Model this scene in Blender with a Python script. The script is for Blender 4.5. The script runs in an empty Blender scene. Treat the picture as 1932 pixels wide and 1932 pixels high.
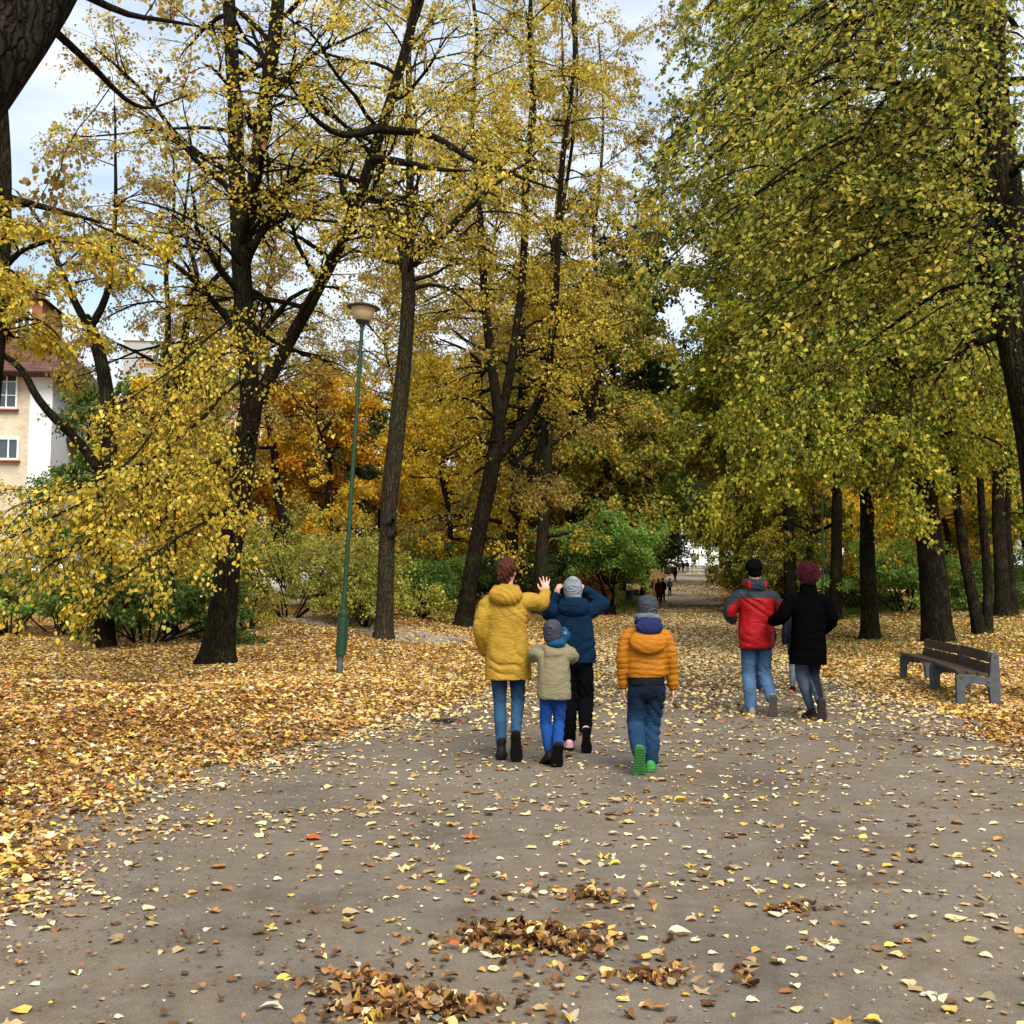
import bpy, bmesh, math, random
import numpy as np
from mathutils import Vector, Matrix, noise
sc = bpy.context.scene
COL = sc.collection
PI = math.pi
# ------------------------------------------------------------------ camera model (photo units: 1932 px square)
F = 2009.0; CX = 966.0; HOR = 1130.0; CAMZ = 1.4
TH = math.atan((HOR - CX) / F)
CT, ST = math.cos(TH), math.sin(TH)
def P(px, py, Y):
    u = (px - CX) / F; v = (CX - py) / F
    fy = CT - v * ST; fz = ST + v * CT
    k = Y / fy
    return np.array([u * k, Y, CAMZ + fz * k])
def proj(p):
    p = np.asarray(p, float); x = p[..., 0]; y = p[..., 1]; z = p[..., 2] - CAMZ
    d = y * CT + z * ST; v = -y * ST + z * CT
    d = np.where(d < .05, .05, d)
    return CX + F * x / d, CX - F * v / d, y * CT + z * ST
# ------------------------------------------------------------------ terrain
PY = [-12, 22, 35, 45, 60, 72, 95, 118, 160, 200, 300, 600]
PZ = [0, 0, .12, .35, .75, 1.05, 2.2, 3.75, 5.8, 7.6, 11, 14]
EY = [-12, 0, 4, 7.4, 9, 12, 16, 20, 40, 72, 118, 160, 200, 240, 600]
EL = [-5.5, -4.2, -3.8, -3.56, -3.3, -3.1, -2.3, -1.5, 2.8, 9.5, 17.1, 24, 31.0, 37, 100]
ER = [6, 5, 4.8, 4.7, 4.8, 5.3, 5.7, 6.1, 9.3, 14.3, 22.3, 29, 35.4, 41, 105]
def sstep(a, b, x):
    t = np.clip((x - a) / (b - a), 0, 1); return t * t * (3 - 2 * t)
def xl(y): return np.interp(y, EY, EL)
def xr(y): return np.interp(y, EY, ER)
def H(x, y):
    x = np.asarray(x, float); y = np.asarray(y, float)
    z = np.interp(y, PY, PZ)
    dl = xl(y) - x; dr = x - xr(y)
    z = z + sstep(0, 9, dl) * np.interp(y, [22, 48, 100, 200], [0, 1.05, .6, 0])
    z = z + sstep(0, 9, dr) * np.interp(y, [20, 50, 100, 200], [0, .75, .6, 0])
    z = z + .24 * sstep(0, 1.1, dl) * np.interp(y, [1, 5, 13, 19], [0, 1, 1, 0])
    off = sstep(.3, 2.5, np.maximum(dl, dr))
    z = z + off * .05 * (np.sin(x * 1.3 + y * .7) + np.sin(x * .6 - y * 1.1 + 2))
    return z
def gp(px, py):
    u = (px - CX) / F; v = (CX - py) / F
    d = np.array([u, CT - v * ST, ST + v * CT]); d = d / d[1]
    prev = 1.5
    for y in np.concatenate([np.arange(1.5, 60, .05), np.arange(60, 400, .2)]):
        if CAMZ + d[2] * y <= H(d[0] * y, y): return np.array([d[0] * y, y, float(H(d[0] * y, y))])
    return np.array([d[0] * 200, 200, float(H(d[0] * 200, 200))])
def onground(px, Y):
    p = P(px, HOR, Y); return np.array([p[0], Y, float(H(p[0], Y))])
# ------------------------------------------------------------------ object helpers
def tag(o, label=None, cat=None, group=None, kind=None):
    if label: o['label'] = label
    if cat: o['category'] = cat
    if group: o['group'] = group
    if kind: o['kind'] = kind
    return o
def empty(name, loc, label=None, cat=None, group=None, rz=0):
    o = bpy.data.objects.new(name, None); COL.objects.link(o)
    o.location = [float(a) for a in loc]; o.rotation_euler = (0, 0, rz); o.empty_display_size = .2
    return tag(o, label, cat, group)
def np_mesh(name, V, faces, mat=None, col=None, smooth=False):
    """faces: list of int arrays, each (M,k)"""
    me = bpy.data.meshes.new(name)
    V = np.asarray(V, np.float32)
    me.vertices.add(len(V)); me.vertices.foreach_set('co', V.ravel())
    li = np.concatenate([np.asarray(f, np.int32).ravel() for f in faces])
    tot = np.concatenate([np.full(len(f), f.shape[1], np.int32) for f in faces])
    st = np.concatenate([[0], np.cumsum(tot)[:-1]]).astype(np.int32)
    me.loops.add(len(li)); me.loops.foreach_set('vertex_index', li)
    me.polygons.add(len(tot)); me.polygons.foreach_set('loop_start', st); me.polygons.foreach_set('loop_total', tot)
    if smooth: me.polygons.foreach_set('use_smooth', np.ones(len(tot), bool))
    if col is not None:
        a = me.attributes.new('Col', 'FLOAT_COLOR', 'FACE')
        c = np.ones((len(tot), 4), np.float32); c[:, :3] = col
        a.data.foreach_set('color', c.ravel())
    me.update(calc_edges=True)
    if mat: me.materials.append(mat)
    return me
def obj(name, me, parent=None, loc=None):
    o = bpy.data.objects.new(name, me); COL.objects.link(o)
    if parent: o.parent = parent
    if loc is not None: o.location = [float(a) for a in loc]
    return o
class MB:
    """plain polygon collector"""
    def __init__(s): s.v = []; s.f = []
    def add(s, V, Fs):
        n = len(s.v); s.v += [tuple(map(float, p)) for p in V]; s.f += [tuple(i + n for i in f) for f in Fs]; return s
    def box(s, c, d, R=None, bev=0):
        c = Vector(c); hx, hy, hz = d[0] / 2, d[1] / 2, d[2] / 2
        if bev <= 0:
            V = [Vector((x, y, z)) for x in (-hx, hx) for y in (-hy, hy) for z in (-hz, hz)]
            Fs = [(0, 1, 3, 2), (4, 6, 7, 5), (0, 4, 5, 1), (2, 3, 7, 6), (0, 2, 6, 4), (1, 5, 7, 3)]
        else:
            bm = bmesh.new(); bmesh.ops.create_cube(bm, size=1)
            for v in bm.verts: v.co = Vector((v.co.x * d[0], v.co.y * d[1], v.co.z * d[2]))
            bmesh.ops.bevel(bm, geom=list(bm.edges), offset=bev, segments=2, affect='EDGES', profile=.6)
            bm.verts.index_update(); V = [v.co.copy() for v in bm.verts]; Fs = [tuple(v.index for v in f.verts) for f in bm.faces]; bm.free()
        if R is not None: V = [R @ v for v in V]
        return s.add([v + c for v in V], Fs)
    def prism(s, poly, a, b, axis='x', bev=0):
        """poly: 2D list; extruded from a to b along axis"""
        def m(p, t):
            return {'x': (t, p[0], p[1]), 'y': (p[0], t, p[1]), 'z': (p[0], p[1], t)}[axis]
        n = len(poly)
        bm = bmesh.new()
        A = [bm.verts.new(m(p, a)) for p in poly]; B = [bm.verts.new(m(p, b)) for p in poly]
        fa = bm.faces.new(A); fb = bm.faces.new(list(reversed(B)))
        for i in range(n): bm.faces.new((A[i], B[i], B[(i + 1) % n], A[(i + 1) % n]))
        bmesh.ops.recalc_face_normals(bm, faces=bm.faces)
        if bev: bmesh.ops.bevel(bm, geom=list(bm.edges), offset=bev, segments=2, affect='EDGES', profile=.6)
        bm.verts.index_update()
        V = [v.co.copy() for v in bm.verts]; Fs = [tuple(v.index for v in f.verts) for f in bm.faces]; bm.free()
        return s.add(V, Fs)
    def lathe(s, prof, c=(0, 0, 0), n=24, R=None):
        V = []; Fs = []
        for r, z in prof:
            for i in range(n):
                a = 2 * PI * i / n; p = Vector((r * math.cos(a), r * math.sin(a), z))
                if R is not None: p = R @ p
                V.append(p + Vector(c))
        m = len(prof)
        for j in range(m - 1):
            for i in range(n):
                Fs.append((j * n + i, j * n + (i + 1) % n, (j + 1) * n + (i + 1) % n, (j + 1) * n + i))
        Fs.append(tuple(reversed(range(n)))); Fs.append(tuple((m - 1) * n + i for i in range(n)))
        return s.add(V, Fs)
    def tube(s, pts, rad, n=10):
        V, Fq = tube(np.array(pts, float), rad, n); return s.add(V, [tuple(f) for f in Fq] + [tuple(reversed(range(n))), tuple(range(len(V) - n, len(V)))])
    def build(s, name, mat, parent=None, smooth=False, loc=None):
        me = bpy.data.meshes.new(name); me.from_pydata(s.v, [], s.f); me.update()
        if smooth:
            me.polygons.foreach_set('use_smooth', np.ones(len(me.polygons), bool))
            try: me.set_sharp_from_angle(angle=math.radians(38))
            except Exception: pass
        me.materials.append(mat)
        return obj(name, me, parent, loc)
def tube(pts, rad, n=8, ry=None, ridge=0, phase=0, root=None):
    pts = np.asarray(pts, float); m = len(pts)
    rad = np.broadcast_to(np.asarray(rad, float), (m,)); ry = rad if ry is None else np.broadcast_to(np.asarray(ry, float), (m,))
    T = np.gradient(pts, axis=0); T /= np.linalg.norm(T, axis=1)[:, None] + 1e-9
    ref = np.array([1., 0, 0]) if abs(T[0][0]) < .8 else np.array([0, 1., 0])
    V = np.zeros((m, n, 3)); ang = np.arange(n) * 2 * PI / n
    c, s_ = np.cos(ang), np.sin(ang)
    u = ref
    for i in range(m):
        u = u - T[i] * (u @ T[i]); u /= np.linalg.norm(u) + 1e-9
        w = np.cross(T[i], u)
        rr = np.ones(n)
        if ridge: rr = 1 + ridge * (np.sin(ang * 7 + phase + i * .13) * .5 + np.sin(ang * 13 + phase * 2 - i * .2) * .4 + np.sin(ang * 3 + i * .35 + phase) * .6)
        if root is not None: rr = rr * (1 + root[i] * (.55 + .75 * np.sin(ang * 5 + phase) + .3 * np.sin(ang * 3 + phase * 2)))
        V[i] = pts[i] + (rad[i] * rr * c)[:, None] * u + (ry[i] * rr * s_)[:, None] * w
    idx = np.arange(m * n).reshape(m, n)
    a = idx[:-1]; b = np.roll(idx, -1, 1)[:-1]; c_ = np.roll(idx, -1, 1)[1:]; d = idx[1:]
    return V.reshape(-1, 3), np.stack([a, b, c_, d], -1).reshape(-1, 4)
# ------------------------------------------------------------------ materials
class NT:
    def __init__(s, name):
        s.m = bpy.data.materials.new(name); s.m.use_nodes = True; s.t = s.m.node_tree; s.t.nodes.clear()
        s.out = s.n('ShaderNodeOutputMaterial')
    def n(s, typ, **k):
        x = s.t.nodes.new(typ)
        for a, b in k.items():
            if a.startswith('i_'): x.inputs[a[2:].replace('_', ' ')].default_value = b
            else: setattr(x, a, b)
        return x
    def l(s, a, b): s.t.links.new(a, b)
    def coords(s, scale=(1, 1, 1), kind='Object'):
        tc = s.n('ShaderNodeTexCoord'); mp = s.n('ShaderNodeMapping'); mp.inputs['Scale'].default_value = scale
        s.l(tc.outputs[kind], mp.inputs[0]); return mp.outputs[0]
    def noise(s, vec, scale, detail=4, rough=.6):
        x = s.n('ShaderNodeTexNoise', i_Scale=scale, i_Detail=detail, i_Roughness=rough)
        if vec is not None: s.l(vec, x.inputs['Vector'])
        return x.outputs['Fac']
    def ramp(s, fac, stops, interp='LINEAR'):
        r = s.n('ShaderNodeValToRGB'); r.color_ramp.interpolation = interp
        e = r.color_ramp.elements
        while len(e) > 1: e.remove(e[-1])
        e[0].position = stops[0][0]; e[0].color = (*stops[0][1], 1)
        for p, c in stops[1:]:
            q = e.new(p); q.color = (*c, 1)
        s.l(fac, r.inputs[0]); return r.outputs[0]
    def mix(s, a, b, fac, mode='MIX'):
        x = s.n('ShaderNodeMix', data_type='RGBA', blend_type=mode)
        for v, i in ((fac, 0), (a, 6), (b, 7)):
            if hasattr(v, 'links') or hasattr(v, 'is_output'): s.l(v, x.inputs[i])
            else: x.inputs[i].default_value = v if i == 0 else (*v, 1)
        return x.outputs[2]
    def math(s, op, a, b=None):
        x = s.n('ShaderNodeMath', operation=op)
        for v, i in ((a, 0), (b, 1)):
            if v is None: continue
            if hasattr(v, 'is_output'): s.l(v, x.inputs[i])
            else: x.inputs[i].default_value = v
        return x.outputs[0]
    def bump(s, h, strength=.5, dist=.02):
        b = s.n('ShaderNodeBump', i_Strength=strength, i_Distance=dist); s.l(h, b.inputs['Height']); return b.outputs[0]
    def pbsdf(s, col, rough=.7, normal=None, metal=0, spec=.3, **k):
        b = s.n('ShaderNodeBsdfPrincipled')
        if hasattr(col, 'is_output'): s.l(col, b.inputs['Base Color'])
        else: b.inputs['Base Color'].default_value = (*col, 1)
        if hasattr(rough, 'is_output'): s.l(rough, b.inputs['Roughness'])
        else: b.inputs['Roughness'].default_value = rough
        b.inputs['Metallic'].default_value = metal
        b.inputs['Specular IOR Level'].default_value = spec
        for a, v in k.items(): b.inputs[a.replace('_', ' ')].default_value = v
        if normal is not None: s.l(normal, b.inputs['Normal'])
        return b.outputs[0]
    def done(s, sh): s.l(sh, s.out.inputs[0]); return s.m
def attr_col(t):
    a = t.n('ShaderNodeAttribute'); a.attribute_name = 'Col'; a.attribute_type = 'GEOMETRY'; return a.outputs['Color']
def m_leaf(name, trans=.4, rough=.6, spec=.1):
    t = NT(name); c = attr_col(t)
    n = t.noise(t.coords((1, 1, 1)), 60, 2)
    c2 = t.mix(c, t.ramp(n, [(0, (.6, .55, .5)), (.45, (1, 1, 1)), (1, (1.1, 1.1, 1.0))]), .8, 'MULTIPLY')
    b = t.pbsdf(c2, rough, spec=spec)
    if trans:
        tr = t.n('ShaderNodeBsdfTranslucent'); t.l(c2, tr.inputs[0])
        m = t.n('ShaderNodeMixShader'); m.inputs[0].default_value = trans
        t.l(b, m.inputs[1]); t.l(tr.outputs[0], m.inputs[2]); b = m.outputs[0]
    return t.done(b)
def m_bark(name, dark, light, moss=(.06, .07, .025), mossf=.3, zs=.16):
    t = NT(name); v = t.coords((1, 1, zs)); v1 = t.coords()
    n1 = t.noise(v, 22, 6, .65); n2 = t.noise(v1, 2.5, 3); n3 = t.noise(v, 60, 3)
    vo = t.n('ShaderNodeTexVoronoi', feature='DISTANCE_TO_EDGE', i_Scale=17.0); 
    wv = t.n('ShaderNodeVectorMath', operation='ADD'); t.l(v, wv.inputs[0])
    nn = t.n('ShaderNodeTexNoise', i_Scale=6.0, i_Detail=3.0); t.l(v1, nn.inputs['Vector'])
    sv = t.n('ShaderNodeVectorMath', operation='SCALE'); sv.inputs['Scale'].default_value = .12
    t.l(nn.outputs['Color'], sv.inputs[0]); t.l(sv.outputs[0], wv.inputs[1]); t.l(wv.outputs[0], vo.inputs['Vector'])
    crack = t.ramp(vo.outputs['Distance'], [(0, (0, 0, 0)), (.22, (1, 1, 1))])
    c = t.ramp(n1, [(.3, dark), (.72, light)])
    c = t.mix(c, moss, t.math('MULTIPLY', t.ramp(n2, [(.48, (0, 0, 0)), (.66, (1, 1, 1))]), mossf))
    c = t.mix(c, t.ramp(vo.outputs['Distance'], [(0, (.35, .33, .3)), (.2, (1, 1, 1))]), .85, 'MULTIPLY')
    h = t.math('ADD', t.math('MULTIPLY', crack, 1.0), t.math('MULTIPLY', n3, .5))
    return t.done(t.pbsdf(c, .9, t.bump(h, .9, .03), spec=.04))
def m_cloth(name, col, rough=.85, weave=0, var=.32, spec=.08, attr=False, sheen=0, bump=.25):
    t = NT(name); v = t.coords()
    n = t.noise(v, 9, 4); n2 = t.noise(v, 260, 2)
    base = attr_col(t) if attr else col
    c = t.mix(base, t.ramp(n, [(.25, (1 - var,) * 3), (.7, (1 + var * .4,) * 3)]), 1.0, 'MULTIPLY')
    c = t.mix(c, t.ramp(n2, [(.3, (.82, .82, .82)), (.7, (1.1, 1.1, 1.1))]), .5, 'MULTIPLY')
    wv = t.n('ShaderNodeTexNoise', i_Scale=6.5, i_Detail=3.5, i_Distortion=1.8); wm = t.n('ShaderNodeMapping'); wm.inputs['Scale'].default_value = (1, 1, 2.2); wm.inputs['Rotation'].default_value = (.3, .6, 0); t.l(v, wm.inputs[0]); t.l(wm.outputs[0], wv.inputs['Vector'])
    rg_ = t.math('ABSOLUTE', t.math('SUBTRACT', wv.outputs['Fac'], .5)); h = t.math('ADD', t.math('MULTIPLY', n2, .6), t.math('MULTIPLY', rg_, 15))
    return t.done(t.pbsdf(c, rough, t.bump(h, bump, .006), spec=spec, Sheen_Weight=sheen))
def m_simple(name, col, rough=.6, var=.15, scale=8, spec=.3, metal=0, bump=.15, zs=1, **k):
    t = NT(name); v = t.coords((1, 1, zs)); n = t.noise(v, scale, 5)
    c = t.mix(col, t.ramp(n, [(.25, (1 - var * 1.6,) * 3), (.75, (1 + var * .6,) * 3)]), 1.0, 'MULTIPLY')
    return t.done(t.pbsdf(c, rough, t.bump(t.noise(v, scale * 8, 3), bump, .01), metal=metal, spec=spec, **k))
EXPO = 0.58
STRUCT_LABELS = {'ground': 'leaf-covered park ground on both sides of the asphalt avenue', 'path': 'wide grey asphalt avenue leading into the tree tunnel', 'far_path': 'pale paved avenue climbing the slope between the far trees', 'side_path': 'pale narrow path crossing the left lawn', 'parking_road': 'pale road with parked cars beyond the left lawn',
 'fallen_leaves': 'yellow linden leaves scattered over the asphalt', 'fallen_maple_leaves': 'larger maple leaves scattered over the asphalt', 'brown_leaf_scatter': 'loose brown curled leaves around the foreground heaps', 'leaf_crumbs': 'small leaf crumbs scattered over the asphalt', 'leaf_carpet': 'carpet of fallen yellow and brown leaves', 'maple_leaf_carpet': 'larger maple leaves lying in the leaf carpet'}
M = {}
M['leaf'] = m_leaf('leaf_on_tree', .5)
M['litter'] = m_leaf('fallen_leaf', .12, .7, .12)
M['bark'] = m_bark('linden_bark', (.006, .0045, .003), (.034, .026, .017))
M['bark_light'] = m_bark('pale_bark', (.020, .016, .011), (.085, .069, .046), mossf=.5)
M['bark_far'] = m_simple('far_bark', (.018, .014, .010), .95, .4, 3, .03)
def m_ground():
    t = NT('leaf_litter'); v = t.coords()
    nz = t.n('ShaderNodeTexNoise', i_Scale=5.0, i_Detail=2.0); t.l(v, nz.inputs['Vector'])
    sv = t.n('ShaderNodeVectorMath', operation='SCALE'); sv.inputs['Scale'].default_value = .12; t.l(nz.outputs['Color'], sv.inputs[0])
    ad = t.n('ShaderNodeVectorMath', operation='ADD'); t.l(v, ad.inputs[0]); t.l(sv.outputs[0], ad.inputs[1])
    vo = t.n('ShaderNodeTexVoronoi', i_Scale=15.0); t.l(ad.outputs[0], vo.inputs['Vector'])
    ve = t.n('ShaderNodeTexVoronoi', feature='DISTANCE_TO_EDGE', i_Scale=15.0); t.l(ad.outputs[0], ve.inputs['Vector'])
    sep = t.n('ShaderNodeSeparateColor'); t.l(vo.outputs['Color'], sep.inputs[0])
    c = t.ramp(sep.outputs[0], [(0, (.11, .055, .02)), (.2, (.30, .15, .035)), (.4, (.48, .28, .06)), (.6, (.55, .36, .10)), (.8, (.42, .27, .10)), (.95, (.60, .45, .2))], 'CONSTANT')
    big = t.noise(v, .7, 4)
    c = t.mix(c, t.ramp(big, [(.3, (.6, .5, .42)), (.65, (1.05, 1.0, .95))]), 1.0, 'MULTIPLY')
    c = t.mix(c, t.ramp(ve.outputs['Distance'], [(0, (.25, .2, .16)), (.12, (1, 1, 1))]), .8, 'MULTIPLY')
    h = t.math('ADD', vo.outputs['Distance'], t.noise(v, 30, 3))
    return t.done(t.pbsdf(c, .85, t.bump(h, .9, .04), spec=.15))
M['ground'] = m_ground()
def m_asphalt(name='asphalt', k=1.0):
    t = NT(name); v = t.coords()
    n1 = t.noise(v, .8, 5); n2 = t.noise(v, 7, 5, .7); n3 = t.noise(v, 150, 2); n4 = t.noise(v, 1.7, 8, .7)
    c = t.ramp(n1, [(.3, (.118 * k, .100 * k, .078 * k)), (.7, (.165 * k, .140 * k, .108 * k))])
    c = t.mix(c, (.15 * k, .115 * k, .075 * k), t.math('MULTIPLY', t.ramp(n4, [(.45, (0, 0, 0)), (.6, (1, 1, 1))]), .7))
    c = t.mix(c, t.ramp(n2, [(.3, (.78, .77, .76)), (.7, (1.12, 1.12, 1.12))]), .8, 'MULTIPLY')
    c = t.mix(c, t.ramp(t.noise(v, .45, 7, .75), [(.38, (.66, .64, .62)), (.5, (1, 1, 1)), (.66, (1.12, 1.1, 1.06))]), .9, 'MULTIPLY')
    c = t.mix(c, t.ramp(n3, [(.35, (.72, .72, .72)), (.55, (1, 1, 1)), (.72, (1.5, 1.47, 1.4))]), .85, 'MULTIPLY')
    vo = t.n('ShaderNodeTexVoronoi', i_Scale=55.0); t.l(v, vo.inputs['Vector'])
    sp = t.math('MULTIPLY', t.ramp(vo.outputs['Distance'], [(.0, (1, 1, 1)), (.18, (0, 0, 0))]), t.ramp(t.noise(v, 4, 3), [(.5, (0, 0, 0)), (.7, (1, 1, 1))]))
    c = t.mix(c, (.28, .2, .11), sp)
    h = t.math('ADD', n3, t.math('MULTIPLY', n2, .8))
    return t.done(t.pbsdf(c, t.ramp(n2, [(.3, (.8,) * 3), (.7, (.95,) * 3)]), t.bump(h, .5, .008), spec=.2))
M['asphalt'] = m_asphalt()
M['sidepath'] = m_asphalt('side_path_gravel', 2.2)
M['skin'] = m_simple('skin', (.50, .27, .20), .5, .08, 20, .35, bump=.05, Subsurface_Weight=.08)
M['wood_plank'] = m_simple('dark_plank', (.060, .038, .026), .65, .4, 30, .3, zs=1, bump=.5)
M['concrete'] = m_simple('bench_concrete', (.085, .092, .10), .9, .28, 9, .2, bump=.9)
M['green_paint'] = m_simple('green_pole_paint', (.006, .040, .013), .5, .35, 14, .4, bump=.3)
M['dark_metal'] = m_simple('dark_metal', (.03, .032, .03), .5, .2, 12, .4)
M['lamp_cream'] = m_simple('lamp_bowl', (.50, .40, .24), .45, .15, 5, .4)
M['black'] = m_simple('black_paint', (.012, .012, .012), .6, .2, 10)
# ------------------------------------------------------------------ ground + path
def colz(): return np.array([0, .15, .35, .6, .9, 1.2, 1.6, 2, 2.6, 3.3, 4.2, 5.2, 6.5, 8, 10, 12.5, 16, 20, 26, 34, 45, 60, 85, 130, 200, 330, 600.])
rows = np.concatenate([np.arange(-12, 26, .4), np.arange(26, 60, 1.), np.arange(60, 130, 2.5), np.arange(130, 320, 8.), [340, 400, 480, 600, 800, 1100.]])
cz = colz(); NP = 9
Xs = []
for y in rows:
    a, b = xl(y), xr(y)
    Xs.append(np.concatenate([(a - cz)[::-1], np.linspace(a, b, NP)[1:-1], b + cz]))
Xs = np.array(Xs); Ys = np.repeat(rows[:, None], Xs.shape[1], 1)
Z = H(Xs, Ys); nc = Xs.shape[1]
i0 = len(cz) - 1; i1 = i0 + NP - 1
idx = np.arange(Xs.size).reshape(Xs.shape)
quads = np.stack([idx[:-1, :-1], idx[:-1, 1:], idx[1:, 1:], idx[1:, :-1]], -1)
V = np.stack([Xs, Ys, Z], -1)
g = obj('ground', np_mesh('ground', V.reshape(-1, 3), [quads.reshape(-1, 4)], M['ground'], smooth=True)); tag(g, kind='structure')
pv = V[:, i0:i1 + 1].copy(); pv[..., 2] += .008
ii = np.arange(pv.shape[0] * pv.shape[1]).reshape(pv.shape[:2])
pq = np.stack([ii[:-1, :-1], ii[:-1, 1:], ii[1:, 1:], ii[1:, :-1]], -1).reshape(-1, 4)
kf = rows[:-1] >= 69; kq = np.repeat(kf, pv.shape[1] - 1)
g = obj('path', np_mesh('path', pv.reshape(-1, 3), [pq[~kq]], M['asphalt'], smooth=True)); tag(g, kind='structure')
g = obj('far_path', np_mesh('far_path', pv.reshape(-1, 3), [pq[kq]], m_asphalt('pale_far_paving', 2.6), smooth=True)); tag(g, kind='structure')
# narrow side path crossing the leafy ground on the left
sp = np.array([gp(a, b) for a, b in [(380, 1147), (440, 1152), (520, 1160), (600, 1171), (680, 1186), (760, 1199), (880, 1210)]])
from_t = np.linspace(0, len(sp) - 1, 60)
spx = np.interp(from_t, range(len(sp)), sp[:, 0]); spy = np.interp(from_t, range(len(sp)), sp[:, 1])
SPL = np.stack([spx, spy], -1)
tt = np.gradient(SPL, axis=0); tt /= np.linalg.norm(tt, axis=1)[:, None]; nn_ = np.stack([-tt[:, 1], tt[:, 0]], -1)
sv = []
for k in np.linspace(-1.25, 1.25, 7):
    q = SPL + nn_ * k; sv.append(np.stack([q[:, 0], q[:, 1], H(q[:, 0], q[:, 1]) + .02], -1))
sv = np.array(sv); ii = np.arange(sv.shape[0] * sv.shape[1]).reshape(sv.shape[:2])
pq = np.stack([ii[:-1, :-1], ii[:-1, 1:], ii[1:, 1:], ii[1:, :-1]], -1).reshape(-1, 4)
g = obj('side_path', np_mesh('side_path', sv.reshape(-1, 3), [pq], M['sidepath'], smooth=True)); tag(g, kind='structure')
# ------------------------------------------------------------------ leaves
def norm(a): return a / (np.linalg.norm(a, axis=-1, keepdims=True) + 1e-9)
T_NEAR = (np.array([[0, 0, 0], [1, 0, -.10], [.14, .36, .07], [.58, .36, .03], [.14, -.36, .07], [.58, -.36, .03]]), [(0, 1, 3, 2), (0, 4, 5, 1)])
T_FAR = (np.array([[0, 0, 0], [.45, .40, .06], [1, 0, -.08], [.45, -.40, .06]]), [(0, 1, 2, 3)])
T_BIG = (np.array([[0, 0, 0], [.12, .30, .05], [.35, .42, .08], [.66, .30, .04], [1, 0, -.06], [.66, -.30, .07], [.35, -.42, .02], [.12, -.30, .09], [.5, 0, -.02]]),
         [(0, 8, 2, 1), (8, 4, 3, 2), (8, 6, 5, 4), (0, 7, 6, 8)])
_m = []
for k, (r, a) in enumerate([(.18, 180), (.55, 128), (.32, 108), (.78, 78), (.40, 52), (.62, 40), (.42, 22), (1.0, 0), (.42, -22), (.62, -40), (.40, -52), (.78, -78), (.32, -108), (.55, -128)]):
    a = math.radians(a); _m.append([.35 + r * .62 * math.cos(a), r * .62 * math.sin(a), .07 * math.sin(k * 2.1)])
_m.append([.35, 0, 0]); _mf = [(14, i, (i + 1) % 14) for i in range(14)]
T_MAPLE = (np.array(_m), _mf)
def leaf_mesh(name, pos, ax, nr, size, col, tmpl, mat, curl=0, rng=None):
    ax = norm(ax); w = norm(np.cross(nr, ax)); nr = norm(np.cross(ax, w))
    tv, tf = tmpl; k = len(tv)
    N = len(pos); t = np.broadcast_to(tv, (N, k, 3)).copy()
    if curl:
        cu = rng.normal(0, curl, (N, 1)) 
        t[:, :, 2] += cu * (t[:, :, 0] - .4) ** 2 * 2 + np.abs(rng.normal(0, curl, (N, 1))) * np.abs(t[:, :, 1]) * 1.2
    s = size[:, None, None]
    V = pos[:, None] + s * (t[..., 0:1] * ax[:, None] + t[..., 1:2] * w[:, None] + t[..., 2:3] * nr[:, None])
    base = (np.arange(N) * k)[:, None]
    byk = {}
    for f in tf: byk.setdefault(len(f), []).append(f)
    faces = []; cols = []
    for n, fs in byk.items():
        fs = np.array(fs); faces.append((base[:, :, None] + fs[None]).reshape(-1, n)); cols.append(np.repeat(col, len(fs), 0))
    return np_mesh(name, V.reshape(-1, 3), faces, mat, np.concatenate(cols))
def pal(rng, n, colors, weights=None, var=.18):
    c = np.array(colors, float); w = None if weights is None else np.array(weights) / np.sum(weights)
    i = rng.choice(len(c), n, p=w); o = c[i] * (1 + rng.normal(0, var, (n, 1))); o *= 1 + rng.normal(0, .05, (n, 3))
    return np.clip(o, .004, .85)
LIT = [(.60, .44, .20), (.60, .49, .30), (.54, .34, .08), (.42, .21, .045), (.27, .13, .045), (.13, .065, .028), (.34, .23, .12), (.42, .10, .03), (.60, .42, .07), (.42, .42, .34)]
DBY = [-5, 3, 4.73, 6.4, 8.0, 9.83, 11.7, 13.7, 16.5, 20, 40, 72]
DBX = [-2.6, -2.3, -2.2, -2.35, -2.45, -2.0, -1.5, -.8, -.4, .2, 4, 10]
DRX_Y = [-5, 9.1, 12, 14, 15.7, 18.75, 24, 40, 72]
DRX = [4.2, 4.35, 5.0, 5.35, 5.2, 5.4, 6.2, 9.4, 14.2]
def lpal(rng, xy, w):
    """older brown leaves gather in patches, fresh yellow ones in others"""
    x, y = xy[:, 0], xy[:, 1]; n = np.sin(x * .9 + 1.3 * np.sin(y * .8)) * np.sin(y * 1.1 + 1.7 * np.sin(x * .7 + 1)) + .5 * np.sin(x * 3.1 + y * 1.3) * np.sin(y * 2.7 - x)
    w2 = np.array(w, float) * np.array([.5, .45, .9, 1.4, 2.6, 4.5, 1.3, 1, .6, .5])
    a = pal(rng, len(xy), LIT, w); b = pal(rng, len(xy), LIT, w2)
    out = np.maximum(np.interp(y, DBY, DBX) - x, x - np.interp(y, DRX_Y, DRX))
    th = np.where(out > 0, .02 + 1.1 * sstep(11, 20, y), .5 + .9 * sstep(9, 15, y))
    c = pal(rng, len(xy), LIT, [22, 30, 8, 3, 3, 5, 14, .5, 6, 1])
    a = np.where(((out < .1) & (y > 12))[:, None], c, a)
    return np.where((n + rng.normal(0, .35, len(xy)) > th)[:, None], b, a)
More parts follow.
